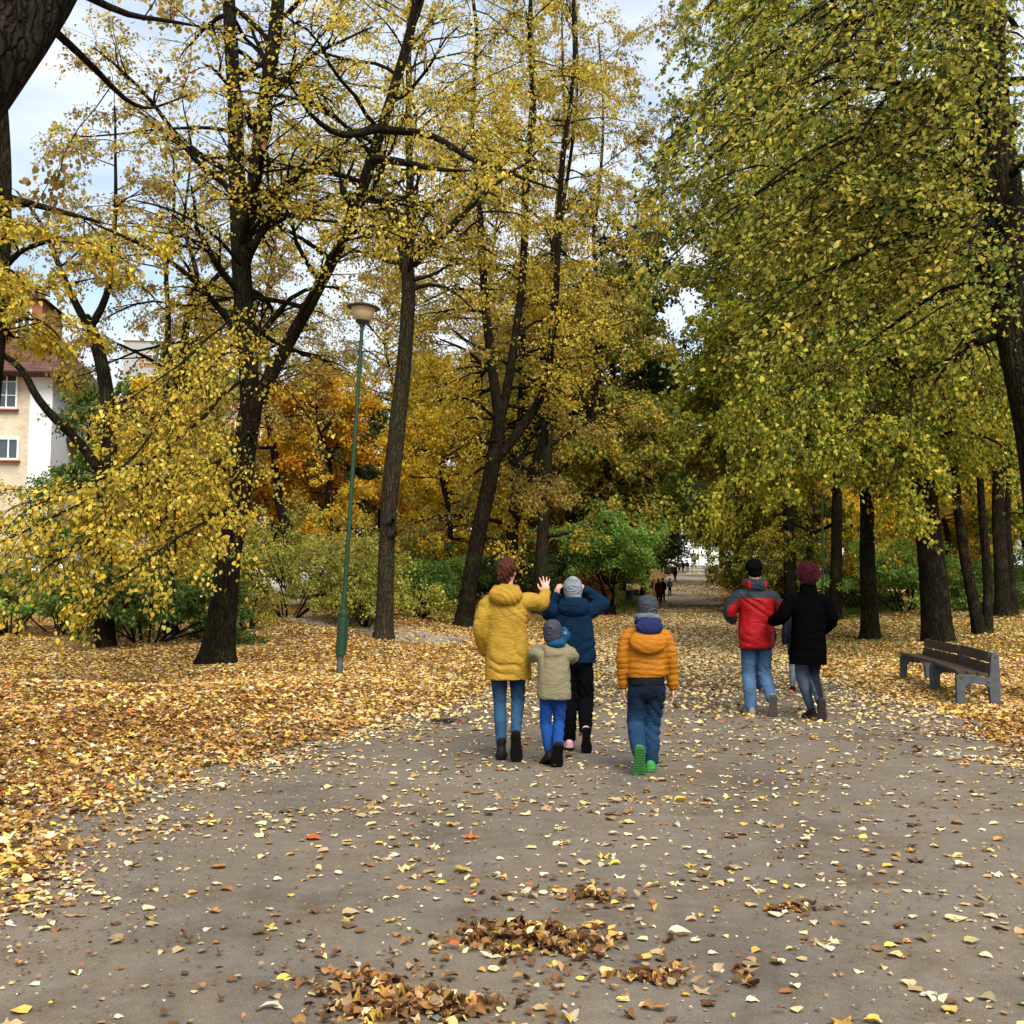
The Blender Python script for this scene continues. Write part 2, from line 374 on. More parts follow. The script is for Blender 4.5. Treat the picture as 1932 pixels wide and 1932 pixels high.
def litter(name, xy, sz, rng, tilt, w, label, lift=.012, tmpl=T_NEAR, kind='stuff', curl=.18):
    n = len(xy)
    z = H(xy[:, 0], xy[:, 1]) + lift + rng.random(n) * .02 * (tilt > .25)
    a = rng.random(n) * 2 * PI
    ax = np.stack([np.cos(a), np.sin(a), rng.normal(0, tilt * .6, n)], -1)
    nr = np.stack([rng.normal(0, tilt, n), rng.normal(0, tilt, n), np.ones(n)], -1)
    pos = np.stack([xy[:, 0], xy[:, 1], z], -1)
    o = obj(name, leaf_mesh(name, pos, ax, nr, sz, lpal(rng, xy, w), tmpl, M['litter'], curl, rng))
    tag(o, kind=kind); 
    if label: o['label'] = label
    return o
def dist_side(x, y):
    d = np.full(len(x), 9.)
    for q in SPL[::2]: d = np.minimum(d, np.hypot(x - q[0], y - q[1]))
    return d
def dens(x, y):
    """fallen leaves per square metre"""
    out = np.maximum(np.interp(y, DBY, DBX) - x, x - np.interp(y, DRX_Y, DRX))
    n = np.sin(x * 2.1 + np.sin(y * 1.3) * 2) * np.sin(y * 1.7 + np.sin(x * 1.1) * 2)
    e = out + .35 * n + .18 * np.sin(x * 6 + y * 5)
    onp = np.interp(y, [0, 5, 10, 13, 16, 19, 24, 45, 60, 66, 75, 90, 200], [42, 46, 60, 85, 130, 190, 250, 210, 130, 14, 1.5, 3, 3]) * (1 + .55 * n)
    # drifts thrown on the left part of the asphalt
    lf = np.clip(1 + (np.interp(y, DBY, DBX) - x) / 1.8, 0, 1)
    onp = onp + 130 * lf ** 2.5 * np.clip(.5 + n, 0, 1)
    offd = np.interp(y, [0, 9, 15, 24, 40, 80, 200], [760, 700, 520, 330, 110, 20, 3])
    return onp + (offd - onp) * sstep(-.25, .35, e)
def scatter(rng, y0, y1, dmax, marg=1.18):
    area_pts = []
    for ya in np.arange(y0, y1, 1.0):
        yb = min(ya + 1.0, y1); hw = (CX / F) * marg * (yb + 1.5) + .8
        n = int(2 * hw * (yb - ya) * dmax(ya)); x = rng.uniform(-hw, hw, n); y = rng.uniform(ya, yb, n)
        d = dens(x, y); ds = dist_side(x, y) if ya > 20 and ya < 45 else None
        if ds is not None: d = np.where(ds < 1.1, d * .3, d)
        k = rng.random(n) < d / dmax(ya); area_pts.append(np.stack([x[k], y[k]], -1))
    return np.concatenate(area_pts)
rng = np.random.default_rng(5)
xy = scatter(rng, 2.2, 12, lambda y: 800.)
isoff = (np.interp(xy[:, 1], DBY, DBX) - xy[:, 0] > .1) | (xy[:, 0] - np.interp(xy[:, 1], DRX_Y, DRX) > .0)
a = xy[~isoff]
big = rng.random(len(a)) < .045
litter('fallen_leaves', a[~big], np.clip(rng.lognormal(math.log(.046), .38, (~big).sum()), .016, .1), rng, .09, [20, 30, 5, 3, 5, 7, 19, .6, 5, 3], None, tmpl=T_BIG, curl=.22)
litter('fallen_maple_leaves', a[big], rng.uniform(.08, .14, big.sum()), rng, .12, [12, 22, 10, 9, 8, 6, 10, 2, 5, 0], None, tmpl=T_MAPLE, curl=.2)
# crumbs and torn bits
cx_ = scatter(rng, 2.2, 9, lambda y: 460.); cx_ = np.concatenate([cx_, cx_ + rng.normal(0, .4, cx_.shape), cx_ + rng.normal(0, .5, cx_.shape)])
litter('leaf_crumbs', cx_ + rng.normal(0, .1, cx_.shape), rng.uniform(.007, .026, len(cx_)), rng, .3, [5, 5, 4, 8, 14, 12, 14, 1, 1, 0], None, tmpl=T_FAR)
b_ = xy[isoff]; bg = rng.random(len(b_)) < .05
litter('leaf_carpet', b_[~bg], rng.uniform(.028, .066, (~bg).sum()), rng, .33, [10, 8, 18, 19, 13, 9, 10, 2, 10, .4], None, tmpl=T_NEAR, curl=.3)
litter('maple_leaf_carpet', b_[bg], rng.uniform(.09, .15, bg.sum()), rng, .3, [12, 16, 14, 14, 10, 4, 6, 2, 8, 0], None, tmpl=T_MAPLE)
xy = scatter(rng, 12, 30, lambda y: np.interp(y, [12, 30], [640, 330]))
dsc = np.interp(xy[:, 1], [12, 30], [1., 1.35])
litter('leaf_carpet', xy, rng.uniform(.036, .08, len(xy)) * dsc, rng, .38, [14, 12, 19, 17, 10, 6, 8, 1.6, 10, .4], None, tmpl=T_NEAR)
xy = scatter(rng, 30, 110, lambda y: np.interp(y, [30, 60, 110], [300, 150, 20]))
litter('leaf_carpet', xy, rng.uniform(.07, .13, len(xy)) * np.interp(xy[:, 1], [30, 60, 110], [1, 1.2, 2]), rng, .3, [18, 20, 20, 14, 7, 4, 6, 1, 12, 0], None, tmpl=T_FAR)
# heaps of brown curled leaves in the foreground
def leaf_pile(px, py, rx, ry, n, h, label, seed):
    r = np.random.default_rng(seed); c = gp(px, py)
    n = int(n * 1.7); q = np.clip(r.normal(0, .45, (n, 2)), -1.05, 1.05) * (rx, ry); cs = r.uniform(-.8, .8, (4, 2)); ci = r.integers(0, 4, n); q = q * (.72, .75) + cs[ci] * (rx, ry) * .5; q += .25 * min(rx, ry) * np.stack([np.sin(q[:, 1] * 40 + seed), np.sin(q[:, 0] * 25 + seed)], -1); d = np.exp(-((q[:, 0] / rx) ** 2 + (q[:, 1] / ry) ** 2) * 1.6)
    pos = np.stack([q[:, 0], q[:, 1], .01 + r.random(n) * h * .7 * d], -1)
    o = obj('leaf_pile', leaf_mesh('leaf_pile', pos, r.normal(0, 1, (n, 3)) * (1, 1, .45), r.normal(0, .7, (n, 3)) + (0, 0, .8), r.uniform(.016, .052, n),
            pal(r, n, LIT, [3, 2, 3, 6, 20, 40, 14, .5, 1, 0], .35), T_BIG, M['litter'], .6, r), loc=c)
    tag(o, label, 'leaf pile', 'heaps of brown leaves on the asphalt')
leaf_pile(1010, 1790, .34, .22, 480, .07, 'largest brown heap of curled leaves in the foreground of the path', 1)
leaf_pile(800, 1915, .34, .11, 300, .07, 'brown leaf heap cut off by the bottom edge of the picture', 2)
leaf_pile(690, 1868, .15, .08, 70, .04, 'small dark leaf clump left of the bottom heap', 3)
leaf_pile(1130, 1700, .13, .08, 60, .035, 'small brown leaf clump just beyond the largest heap', 4)
leaf_pile(1250, 1855, .2, .09, 45, .03, 'loose mixed yellow and brown leaf clump right of the largest heap', 5)
leaf_pile(1490, 1722, .17, .04, 22, .03, 'thin brown strip of leaves on the bare asphalt at the right', 6)
leaf_pile(930, 1768, .12, .1, 70, .04, 'brown leaf clump touching the left side of the largest heap', 7)
hx = []
r = np.random.default_rng(61)
for px, py, n_, sg in [(1010, 1790, 90, .28), (800, 1915, 90, .3), (690, 1868, 60, .22), (1130, 1700, 40, .2), (1250, 1855, 50, .22), (930, 1690, 40, .3), (1490, 1725, 14, .12), (560, 1840, 30, .4)]:
    c = gp(px, py); hx.append(c[:2] + r.normal(0, sg, (n_, 2)) * (1, .7))
hx = np.concatenate(hx)
litter('brown_leaf_scatter', hx, r.uniform(.018, .055, len(hx)), r, .35, [3, 3, 3, 5, 18, 30, 14, .5, 1, 0], None, tmpl=T_BIG, curl=.4)
# fallen twig
c = gp(832, 1368); tb = MB(); r = random.Random(3)
for k in range(9):
    a = r.uniform(-.5, .5) + (PI if k % 2 else 0); L = r.uniform(.1, .24); p = Vector((r.uniform(-.06, .06), r.uniform(-.03, .03), .025))
    pts = [p + Vector((math.cos(a) * L * s, math.sin(a) * L * s * .7, r.uniform(0, .035))) for s in (0, .4, .75, 1)]
    tb.tube(pts, [.009, .007, .005, .003], 5)
tag(tb.build('fallen_twig', M['black'], loc=c), 'small dark forked twig lying on the asphalt left of the yellow coat', 'twig')
# ------------------------------------------------------------------ trees
YEL = [(.62, .46, .05), (.52, .39, .04), (.42, .34, .05), (.28, .27, .05), (.54, .34, .04), (.70, .56, .13)]
YELW = [26, 22, 18, 12, 12, 10]
PALETTES = {
 'yellow': (YEL, YELW),
 'gold': ([(.74, .50, .04), (.70, .42, .03), (.62, .45, .05), (.78, .58, .07)], [3, 2, 3, 3]),
 'tan': ([(.44, .33, .07), (.38, .25, .06), (.32, .26, .06), (.46, .37, .12), (.30, .16, .05), (.25, .23, .05)], [5, 4, 4, 3, 2, 2]),
 'olive': ([(.34, .33, .035), (.24, .26, .03), (.14, .19, .025), (.46, .41, .05), (.07, .11, .02), (.52, .43, .045)], [6, 6, 5, 4, 3, 3]),
 'pale_olive': ([(.48, .44, .09), (.60, .53, .13), (.38, .37, .06), (.26, .29, .05), (.13, .19, .035)], [6, 5, 5, 3, 2]),
 'near_olive': ([(.36, .33, .05), (.48, .42, .09), (.25, .25, .035), (.16, .19, .03), (.07, .11, .02), (.56, .43, .06)], [6, 5, 5, 4, 3, 2]),
 'green': ([(.09, .16, .035), (.13, .21, .045), (.06, .11, .03), (.20, .25, .05)], [5, 4, 3, 2]),
 'bright_green': ([(.19, .36, .07), (.26, .40, .08), (.12, .24, .05), (.38, .42, .09)], [5, 4, 3, 2]),
 'dark': ([(.035, .06, .022), (.05, .08, .025), (.07, .095, .03), (.13, .13, .03)], [5, 4, 2, 1]),
 'orange': ([(.72, .38, .03), (.66, .30, .025), (.70, .46, .04), (.52, .22, .03)], [4, 3, 5, 1]),
 'rust': ([(.42, .17, .06), (.36, .13, .05), (.48, .26, .09), (.52, .32, .1)], [4, 3, 3, 2]),
 'mixed': ([(.34, .32, .05), (.20, .24, .04), (.56, .38, .05), (.13, .18, .035), (.48, .36, .07)], [5, 4, 3, 3, 3]),
}
def poly(p0, d, L, n, rng, wander=.16, droop=0., lift=0.):
    d = np.array(d, float); d /= np.linalg.norm(d); p = np.array(p0, float); out = [p.copy()]; st = L / n
    for i in range(n):
        d = d + rng.normal(0, wander, 3) + np.array([0, 0, lift - droop * (i + 1) / n]) * (1. / n) * 2
        d /= np.linalg.norm(d); p = p + d * st; out.append(p.copy())
    return np.array(out)
class Tree:
    def __init__(s, seed):
        s.rng = np.random.default_rng(seed); s.W = []; s.Q = []; s.nv = 0; s.seg = []   # seg: p,q,clump
    def wood(s, pts, rad, n=6, **k):
        V, Fq = tube(pts, rad, n, **k); s.W.append(V); s.Q.append(Fq + s.nv); s.nv += len(V)
    def trunk(s, pts, rad, n=18, flare=0, ridge=.05):
        pts = np.asarray(pts, float); rad = np.asarray(rad, float)
        t = np.concatenate([[0], np.cumsum(np.linalg.norm(np.diff(pts, axis=0), axis=1))])
        m = max(8, int(t[-1] / .28)); tt = np.linspace(0, t[-1], m)
        # smooth interpolation (Catmull-like via cubic convolution of dense linear)
        q = np.stack([np.interp(tt, t, pts[:, i]) for i in range(3)], -1); r = np.interp(tt, t, rad)
        if m > 8:
            wv = s.rng.normal(0, 1, (4, 3)); a = np.clip(tt / 2.5, 0, 1)[:, None] * (.02 if r[0] > .2 else .035)
            q = q + a * (np.sin(tt[:, None] * 1.1 + wv[0]) * wv[1] + .5 * np.sin(tt[:, None] * 2.7 + wv[2]) * wv[3])
        for _ in range(max(1, int(m / 14))):
            q[1:-1] = (q[:-2] + 2 * q[1:-1] + q[2:]) / 4; r[1:-1] = (r[:-2] + 2 * r[1:-1] + r[2:]) / 4
        if r[0] > .1: r = r * .84
        if flare: r = r * (1 + flare * np.exp(-tt / .32))
        s.wood(q, r, n, ridge=ridge, phase=s.rng.uniform(0, 6), root=(flare * .45 * np.exp(-tt / .4)) if flare else None)
        return q, r
    def leafy(s, p0, d, L, r0, twigs=5, droop=.3, depth=2, wander=.14, clump=None):
        """branch with side branches and twigs; records leaf segments"""
        rng = s.rng; n = max(3, min(8, int(L / .45) + 2))
        q = poly(p0, d, L, n, rng, wander, droop)
        r = np.linspace(r0, max(.004, r0 * .25), n + 1); s.wood(q, r, 5 if depth > 1 else (4 if depth == 1 else 3))
        if depth == 0:
            c = rng.normal() if clump is None else clump + rng.normal() * .3
            for i in range(n): s.seg.append((q[i], q[i + 1], c))
            return q
        if clump is None: clump = rng.normal()
        k = max(2, int(twigs * (.6 + .4 * L)))
        for j in range(k):
            t = rng.uniform(.22, 1.0); i = min(n - 1, int(t * n)); p = q[i] + (q[i + 1] - q[i]) * (t * n - i)
            D = q[i + 1] - q[i]; D /= np.linalg.norm(D)
            sd = np.cross(D, [0, 0, 1]); sd /= np.linalg.norm(sd) + 1e-6
            a = rng.choice([-1, 1]) * rng.uniform(.5, 1.15)
            nd = D * .9 + sd * a + np.array([0, 0, rng.normal(0, .32)])
            s.leafy(p, nd, L * rng.uniform(.28, .5) * (1.15 - t * .5) + .12, r[i] * .5, twigs, droop * 1.2, depth - 1, wander, clump * .6 + rng.normal() * .6 if depth > 1 else clump)
        c = clump
        for i in range(n // 2, n): s.seg.append((q[i], q[i + 1], c))
        return q
    def laterals(s, q, r, z0, n, L, elev=(.1, .7), droop=.35, depth=2, twigs=5, az=None, azs=PI, z1=1e9):
        rng = s.rng; ok = np.where((q[:, 2] > z0) & (q[:, 2] < z1))[0]
        if len(ok) == 0: return
        for j in range(n):
            i = ok[int((j + rng.random()) / n * len(ok)) % len(ok)]
            a = rng.uniform(0, 2 * PI) if az is None else az + rng.uniform(-azs, azs)
            e = rng.uniform(*elev); d = (math.cos(a) * math.cos(e), math.sin(a) * math.cos(e), math.sin(e))
            s.leafy(q[i], d, rng.uniform(*L), min(r[i] * .45, .05 + .01 * L[1]), twigs, droop, depth)
    def leaves(s, N, size, palette, tmpl=T_NEAR, cull=True, off=.07, droop=.5, hang=None, name='crown', smin=.6, var=.26, keep=None):
        rng = s.rng; p = np.array([a[0] for a in s.seg]); q = np.array([a[1] for a in s.seg]); c = np.array([a[2] for a in s.seg])
        m = (p + q) / 2
        if cull is not False:
            X, Yy, D = proj(m); mk = (D > .5) & (X > -260) & (X < 2190) & (Yy > -260)
            p, q, c = p[mk], q[mk], c[mk]
            N = int(N * max(.05, mk.mean())) if cull == 'scale' else N
        w = np.linalg.norm(q - p, axis=1); w = w * np.exp(rng.normal(0, .85, len(w)))
        i = rng.choice(len(p), N, p=w / w.sum()); t = rng.random((N, 1))
        pos = p[i] + (q[i] - p[i]) * t + rng.normal(0, off, (N, 3))
        d = norm(q[i] - p[i]); 
        ax = d * .6 + rng.normal(0, .5, (N, 3)) + np.array([0, 0, -droop])
        if hang is not None: ax = ax + np.array(hang)
        nr = rng.normal(0, .5, (N, 3)) + np.array([0, -.25, .9])
        cols, wt = PALETTES[palette]; cols = np.array(cols)
        lum = np.argsort(cols.sum(1)); rank = np.empty(len(cols)); rank[lum] = np.linspace(-1, 1, len(cols))
        # clump preference shifts the palette choice
        W = np.array(wt, float)[None] * np.exp(c[i][:, None] * rank[None] * .75); W /= W.sum(1, keepdims=True)
        ch = (rng.random((N, 1)) > np.cumsum(W, 1)).sum(1).clip(0, len(cols) - 1)
        col = cols[ch] * (1 + rng.normal(0, var, (N, 1))); col = np.clip(col, .005, .85)
        return leaf_mesh(name, pos, ax, nr, rng.uniform(size * smin, size * 1.25, N), col, tmpl, M['leaf'], .12, rng)
    def woodmesh(s, mat, name='trunk'): return np_mesh(name, np.concatenate(s.W), [np.concatenate(s.Q)], mat, smooth=True)
def finish(t, kind, base, label, cat, group, bark, crown):
    base = np.asarray(base, float)
    e = empty(kind, base, label, cat, group)
    inv = tuple(-base)
    for nm, me in (('trunk', t.woodmesh(bark)), ('crown', crown)):
        if me is None: continue
        co = np.empty(len(me.vertices) * 3, np.float32); me.vertices.foreach_get('co', co)
        me.vertices.foreach_set('co', (co.reshape(-1, 3) - base.astype(np.float32)).ravel()); me.update()
        obj(nm, me, e)
    return e
def PL(pts, Y):
    """polyline from photo points; Y scalar or list"""
    Ys = np.broadcast_to(np.asarray(Y, float), (len(pts),)); return np.array([P(a, b, y) for (a, b), y in zip(pts, Ys)])
def rooted(pts, Y):
    q = PL(pts, Y); q[0][2] = float(H(q[0][0], q[0][1])) - .08; return q
LG = 'lindens lining the avenue'
# --- T1: forked linden by the lamp
b = gp(410, 1253); Y = b[1]
t = Tree(11)
q0, r0 = t.trunk(rooted([(410, 1255), (416, 1190), (428, 1080), (448, 940), (462, 850), (474, 765), (478, 735)], Y), [.36, .35, .31, .285, .27, .30, .24], 26, flare=.42, ridge=.06)
qa, ra = t.trunk(PL([(474, 790), (470, 700), (460, 600), (452, 420), (442, 220), (435, 60), (430, -90), (425, -260)], [Y, Y, Y, Y, Y + .3, Y + .5, Y + .8, Y + 1]), [.25, .25, .25, .235, .20, .17, .15, .1], 18)
qb, rb = t.trunk(PL([(462, 470), (476, 360), (492, 240), (508, 140), (524, 30), (535, -120), (540, -260)], [Y, Y, Y - .2, Y - .4, Y - .6, Y - .8, Y - .9]), [.15, .19, .19, .19, .17, .14, .1], 16)
qc, rc = t.trunk(PL([(480, 760), (508, 715), (545, 640), (592, 555), (640, 465), (685, 370), (700, 310), (722, 240), (748, 140), (785, 10), (805, -100), (820, -240)], [Y, Y - .1, Y - .3, Y - .5, Y - .7, Y - 1, Y - 1.1, Y - 1.2, Y - 1.3, Y - 1.4, Y - 1.5, Y - 1.6]), [.15, .18, .165, .155, .15, .145, .145, .135, .12, .11, .10, .07], 16)
t.trunk(PL([(668, 405), (652, 375), (645, 350), (662, 322), (668, 300)], Y - .9), [.10, .07, .05, .035, .02], 10)
for pts, ys, r in [([(705, 300), (760, 305), (830, 315), (900, 320)], (21, 20, 19, 18.4), .10), ([(722, 240), (640, 260), (590, 225), (540, 150)], (21, 20.5, 20, 19), .10), ([(722, 245), (800, 250), (880, 290), (960, 330), (1060, 360)], (21, 20, 19, 18, 17.5), .09),
                   ([(440, 250), (400, 238), (300, 240), (150, 262)], (22, 21.4, 21, 20.4), .05), ([(455, 500), (405, 440), (330, 400), (250, 380)], (22, 21, 20, 19.5), .045), ([(500, 400), (600, 415), (700, 425)], (22, 21, 20), .05),
                   ([(470, 470), (530, 400), (560, 330), (600, 260)], (22, 22.6, 23, 23.4), .07), ([(452, 560), (430, 610), (340, 690), (230, 760)], (22, 21, 19.5, 18.4), .03),
                   ([(448, 640), (400, 690), (330, 760), (260, 850), (190, 930)], (22, 20.5, 19, 17.6, 16.6), .035), ([(462, 820), (430, 860), (360, 905), (270, 965), (170, 1020), (90, 1065)], (22, 20.6, 19, 17.5, 16.2, 15.3), .05),
                   ([(458, 900), (410, 880), (350, 880), (260, 930), (150, 960), (30, 1000)], (22, 20.6, 19, 17.4, 16, 15), .045), ([(452, 720), (400, 770), (300, 850), (200, 910), (60, 960)], (22, 20.4, 18.4, 17, 15.6), .04),
                   ([(440, 980), (420, 960), (370, 990), (300, 1040), (240, 1085)], (22, 20, 18, 16.6, 15.8), .03), ([(480, 700), (540, 730), (590, 800)], (22, 20.6, 19.6), .02)]:
    q = PL(pts, ys); q, r_ = t.trunk(q, np.linspace(r, .014, len(q)), 7, ridge=0)
    low = pts[-1][1] > 700 and pts[-1][0] < 300
    for i in list(range(2, len(q))) * (3 if low else 1):
        if t.rng.random() < .8:
            D = q[i] - q[i - 1]; D /= np.linalg.norm(D); sd = norm(np.cross(D, [0, 0, 1])) * t.rng.choice([-1, 1]) * t.rng.uniform(.3, 1)
            t.leafy(q[i], D + sd + (0, 0, t.rng.normal(-.1, .3)), t.rng.uniform(.5, 1.3) * (1.25 if low else 1), .009, 4, .5, 1)
for (q, r, n) in ((qa, ra, 24), (qb, rb, 16), (qc, rc, 26)):
    t.laterals(q, r, 6.2, n, (2.0, 4.6), (.1, 1.15), .25, 2, 4)
t.laterals(q0, r0, 3.2, 3, (.4, .8), (-.2, .5), .6, 1, 3)
finish(t, 'linden_tree', b, 'large dark linden forking into tall stems just left of the green lamp post', 'tree', LG, M['bark'], t.leaves(36000, .074, 'yellow', hang=(-.25, 0, -.1)))
# --- T2: slender straight trunk right of the lamp
b = gp(722, 1206); Y = b[1]; t = Tree(12)
q0, r0 = t.trunk(rooted([(722, 1208), (726, 1120), (732, 1000), (742, 870), (756, 740), (768, 640), (772, 545), (768, 480)], Y), [.31, .285, .28, .31, .28, .255, .25, .22], 22, flare=.25)
qa, ra = t.trunk(PL([(768, 500), (752, 440), (730, 385), (716, 330), (708, 280)], Y), [.2, .17, .16, .12, .07], 12)
qb, rb = t.trunk(PL([(770, 500), (774, 430), (775, 340), (768, 250), (772, 100), (775, -60)], Y), [.22, .16, .14, .12, .10, .05], 12)
qc, rc = t.trunk(PL([(780, 500), (830, 450), (880, 400), (930, 350), (1000, 300)], [Y, Y - .5, Y - 1, Y - 1.5, Y - 2]), [.14, .13, .12, .09, .05], 10)
for q in ((735, 985), (740, 1010)):
    p = PL([q, (q[0] + 6, q[1] - 3)], [Y - .28, Y - .42]); t.wood(p, [.13, .07], 9)
for (q, r, n) in ((qa, ra, 12), (qb, rb, 26), (qc, rc, 12)): t.laterals(q, r, 4, n, (2, 5), (.1, 1.1), .3, 2, 4)
t.laterals(q0, r0, 10.5, 5, (1.5, 3), (.1, .6), .4, 2, 4)
finish(t, 'linden_tree', b, 'straight pale-barked linden with a knot on its trunk, right of the lamp post', 'tree', LG, M['bark_light'], t.leaves(22000, .085, 'yellow', off=.1))
# --- T3
b = gp(873, 1180); Y = b[1]; t = Tree(13)
q0, r0 = t.trunk(rooted([(873, 1182), (886, 1100), (905, 1000), (925, 900), (938, 830), (944, 775)], Y), [.37, .34, .34, .34, .32, .26], 20, flare=.35)
L3 = [([(942, 790), (930, 700), (918, 610), (912, 520), (905, 400), (890, 250), (900, 60), (880, -120)], .24), ([(944, 790), (962, 710), (978, 610), (986, 500), (992, 350), (1003, 180), (1000, 20), (1010, -150)], .22),
      ([(934, 870), (968, 830), (1010, 770), (1036, 715), (1046, 600), (1052, 470), (1062, 300), (1085, 120), (1080, -80)], .24), ([(925, 700), (880, 660), (830, 640)], .09), ([(918, 560), (860, 540), (800, 570)], .07)]
for pts, r in L3:
    q, rr = t.trunk(PL(pts, Y), np.linspace(r, .06 if len(pts) > 3 else .03, len(pts)), 12); t.laterals(q, rr, 5, 22 if len(pts) > 3 else 5, (1.8, 5.0), (-.3, .8), .5, 2, 4)
t.laterals(q0, r0, 3, 5, (1, 2.4), (-.2, .4), .8, 2, 4)
finish(t, 'linden_tree', b, 'dark leaning linden just left of the woman in the yellow coat', 'tree', LG, M['bark'], t.leaves(36000, .098, 'yellow', off=.12))
# --- T4..T6 trunks behind the family
def simple_hero(seed, base, stems, label, bark, palette, nl, size, lats=(12, (1.5, 4)), zmin=4, elev=(-.2, .8), group=LG, kind='linden_tree', extra=None, flare=.3, bp=None, tm=T_NEAR, droop=.45):
    b = gp(*base) if bp is None else onground(base[0], bp); Y = b[1]; t = Tree(seed)
    for k, (pts, r, re, n) in enumerate(stems):
        f = rooted if k == 0 or pts[0][1] > base[1] - 12 else PL
        ys = Y + np.linspace(0, t.rng.uniform(-1, 1), len(pts)) * (k > 0)
        q, rr = t.trunk(f(pts, ys), np.linspace(r, re, len(pts)), 16 if r > .2 else 10, flare=flare if f is rooted else 0)
        if n: t.laterals(q, rr, zmin, n, lats[1], elev, droop, 2, 4)
    if extra: extra(t, Y)
    return finish(t, kind, b, label, 'tree', group, bark, t.leaves(nl, size, palette, tm) if nl else None)
simple_hero(14, (962, 1168), [([(962, 1170), (964, 1060), (968, 970), (980, 880), (984, 760), (985, 600), (990, 420), (1010, 200), (1000, -60)], .36, .05, 20), ([(972, 985), (995, 920), (1022, 830), (1036, 740), (1045, 600), (1060, 400), (1090, 200), (1085, -20)], .22, .05, 18), ([(975, 900), (958, 850), (950, 815)], .1, .05, 0)],
            'dark linden splitting into two curved stems directly behind the yellow coat', M['bark'], 'tan', 22000, .105, lats=(0, (2, 5.5)))
simple_hero(15, (1016, 1160), [([(1016, 1162), (1022, 1040), (1030, 900), (1036, 780), (1040, 640), (1045, 450), (1065, 250), (1060, 20)], .36, .05, 30)],
            'pale grey trunk standing above the raised hand of the woman in yellow', M['bark_light'], 'yellow', 20000, .115, lats=(0, (2, 5.5)))
simple_hero(16, (1066, 1143), [([(1066, 1146), (1074, 1050), (1082, 980), (1098, 900), (1118, 800), (1130, 650), (1120, 450), (1140, 250), (1130, 60)], .36, .05, 30), ([(1098, 900), (1140, 850), (1190, 800)], .14, .05, 5)],
            'knotty linden behind the hooded figure in dark blue', M['bark'], 'tan', 22000, .12, lats=(0, (2, 6)))
# --- left group of curvy trees
simple_hero(21, (200, 1130), [([(200, 1132), (196, 1000), (205, 860), (206, 770), (196, 700), (175, 625), (160, 600)], .27, .17, 0), ([(163, 612), (130, 545), (100, 470), (70, 410), (30, 360)], .13, .03, 8), ([(170, 618), (196, 575), (210, 520), (216, 440), (220, 330), (215, 200)], .13, .03, 12),
            ([(190, 890), (150, 835), (100, 790), (70, 750), (45, 690), (0, 660), (-60, 640)], .15, .08, 3)],
            'curved Y-shaped tree in front of the brick house with a low limb bending left', M['bark'], 'tan', 8000, .08, group='bare-limbed trees on the left lawn', bp=27, zmin=9.5)
simple_hero(22, (325, 1130), [([(325, 1132), (320, 1000), (322, 860), (316, 760), (310, 690), (318, 600), (312, 520), (330, 400), (325, 280)], .2, .03, 12), ([(330, 760), (345, 680), (352, 600), (375, 520), (345, 430), (360, 300)], .17, .03, 12), ([(352, 600), (400, 530), (450, 480)], .1, .05, 4)],
            'twin-stemmed crooked tree left of the large forked linden', M['bark'], 'tan', 11000, .085, group='bare-limbed trees on the left lawn', bp=29)
simple_hero(23, (-90, 1250), [([(-90, 1250), (-60, 1000), (-30, 800), (-10, 640), (2, 480), (5, 330), (0, 200), (-10, 60)], .30, .14, 10), ([(-15, 640), (30, 600), (80, 600), (115, 640)], .05, .012, 6), ([(-10, 560), (40, 540), (95, 560)], .05, .012, 6), ([(3, 370), (60, 385), (120, 400), (190, 420)], .08, .03, 6), ([(-5, 520), (40, 470), (110, 450)], .07, .03, 5)],
            'slim trunk running up the left edge of the picture', M['bark'], 'yellow', 9000, .085, group='bare-limbed trees on the left lawn', bp=19, zmin=5.2, lats=(0, (.8, 2)))
# huge near trunk crossing the top left corner
t = Tree(24); b = np.array([-5.1, 4.9, 0.]); b[2] = float(H(b[0], b[1]))
pts = np.array([b + (0, 0, -.1), [-4.95, 5.1, 1.3], [-4.55, 5.3, 2.6], P(-150, 285, 5.7), P(-62, 165, 5.8), P(22, 50, 6.0), P(92, -60, 6.2), P(150, -180, 6.4), P(210, -330, 6.6)])
q, r = t.trunk(pts, [.32, .30, .28, .27, .27, .27, .26, .23, .19], 30, flare=.3, ridge=.05)
for ptz, ys, rr in [([(60, 20), (170, 115), (240, 190), (300, 210), (360, 180)], (6.2, 7, 7.8, 8.6, 9.4), .03), ([(100, -40), (240, 30), (330, 40), (420, 60)], (6.2, 7, 8, 9), .03)]:
    qq = PL(ptz, ys); qq, _ = t.trunk(qq, np.linspace(rr, .006, len(qq)), 6, ridge=0)
    for i in range(4, len(qq)):
        if i % 2 == 0: t.leafy(qq[i], qq[i] - qq[i - 1] + t.rng.normal(0, .2, 3), t.rng.uniform(.4, 1.), .006, 3, .3, 1)
finish(t, 'linden_tree', b, 'huge dark trunk leaning across the top left corner close to the viewer', 'tree', None, M['bark'], t.leaves(700, .05, 'tan'))
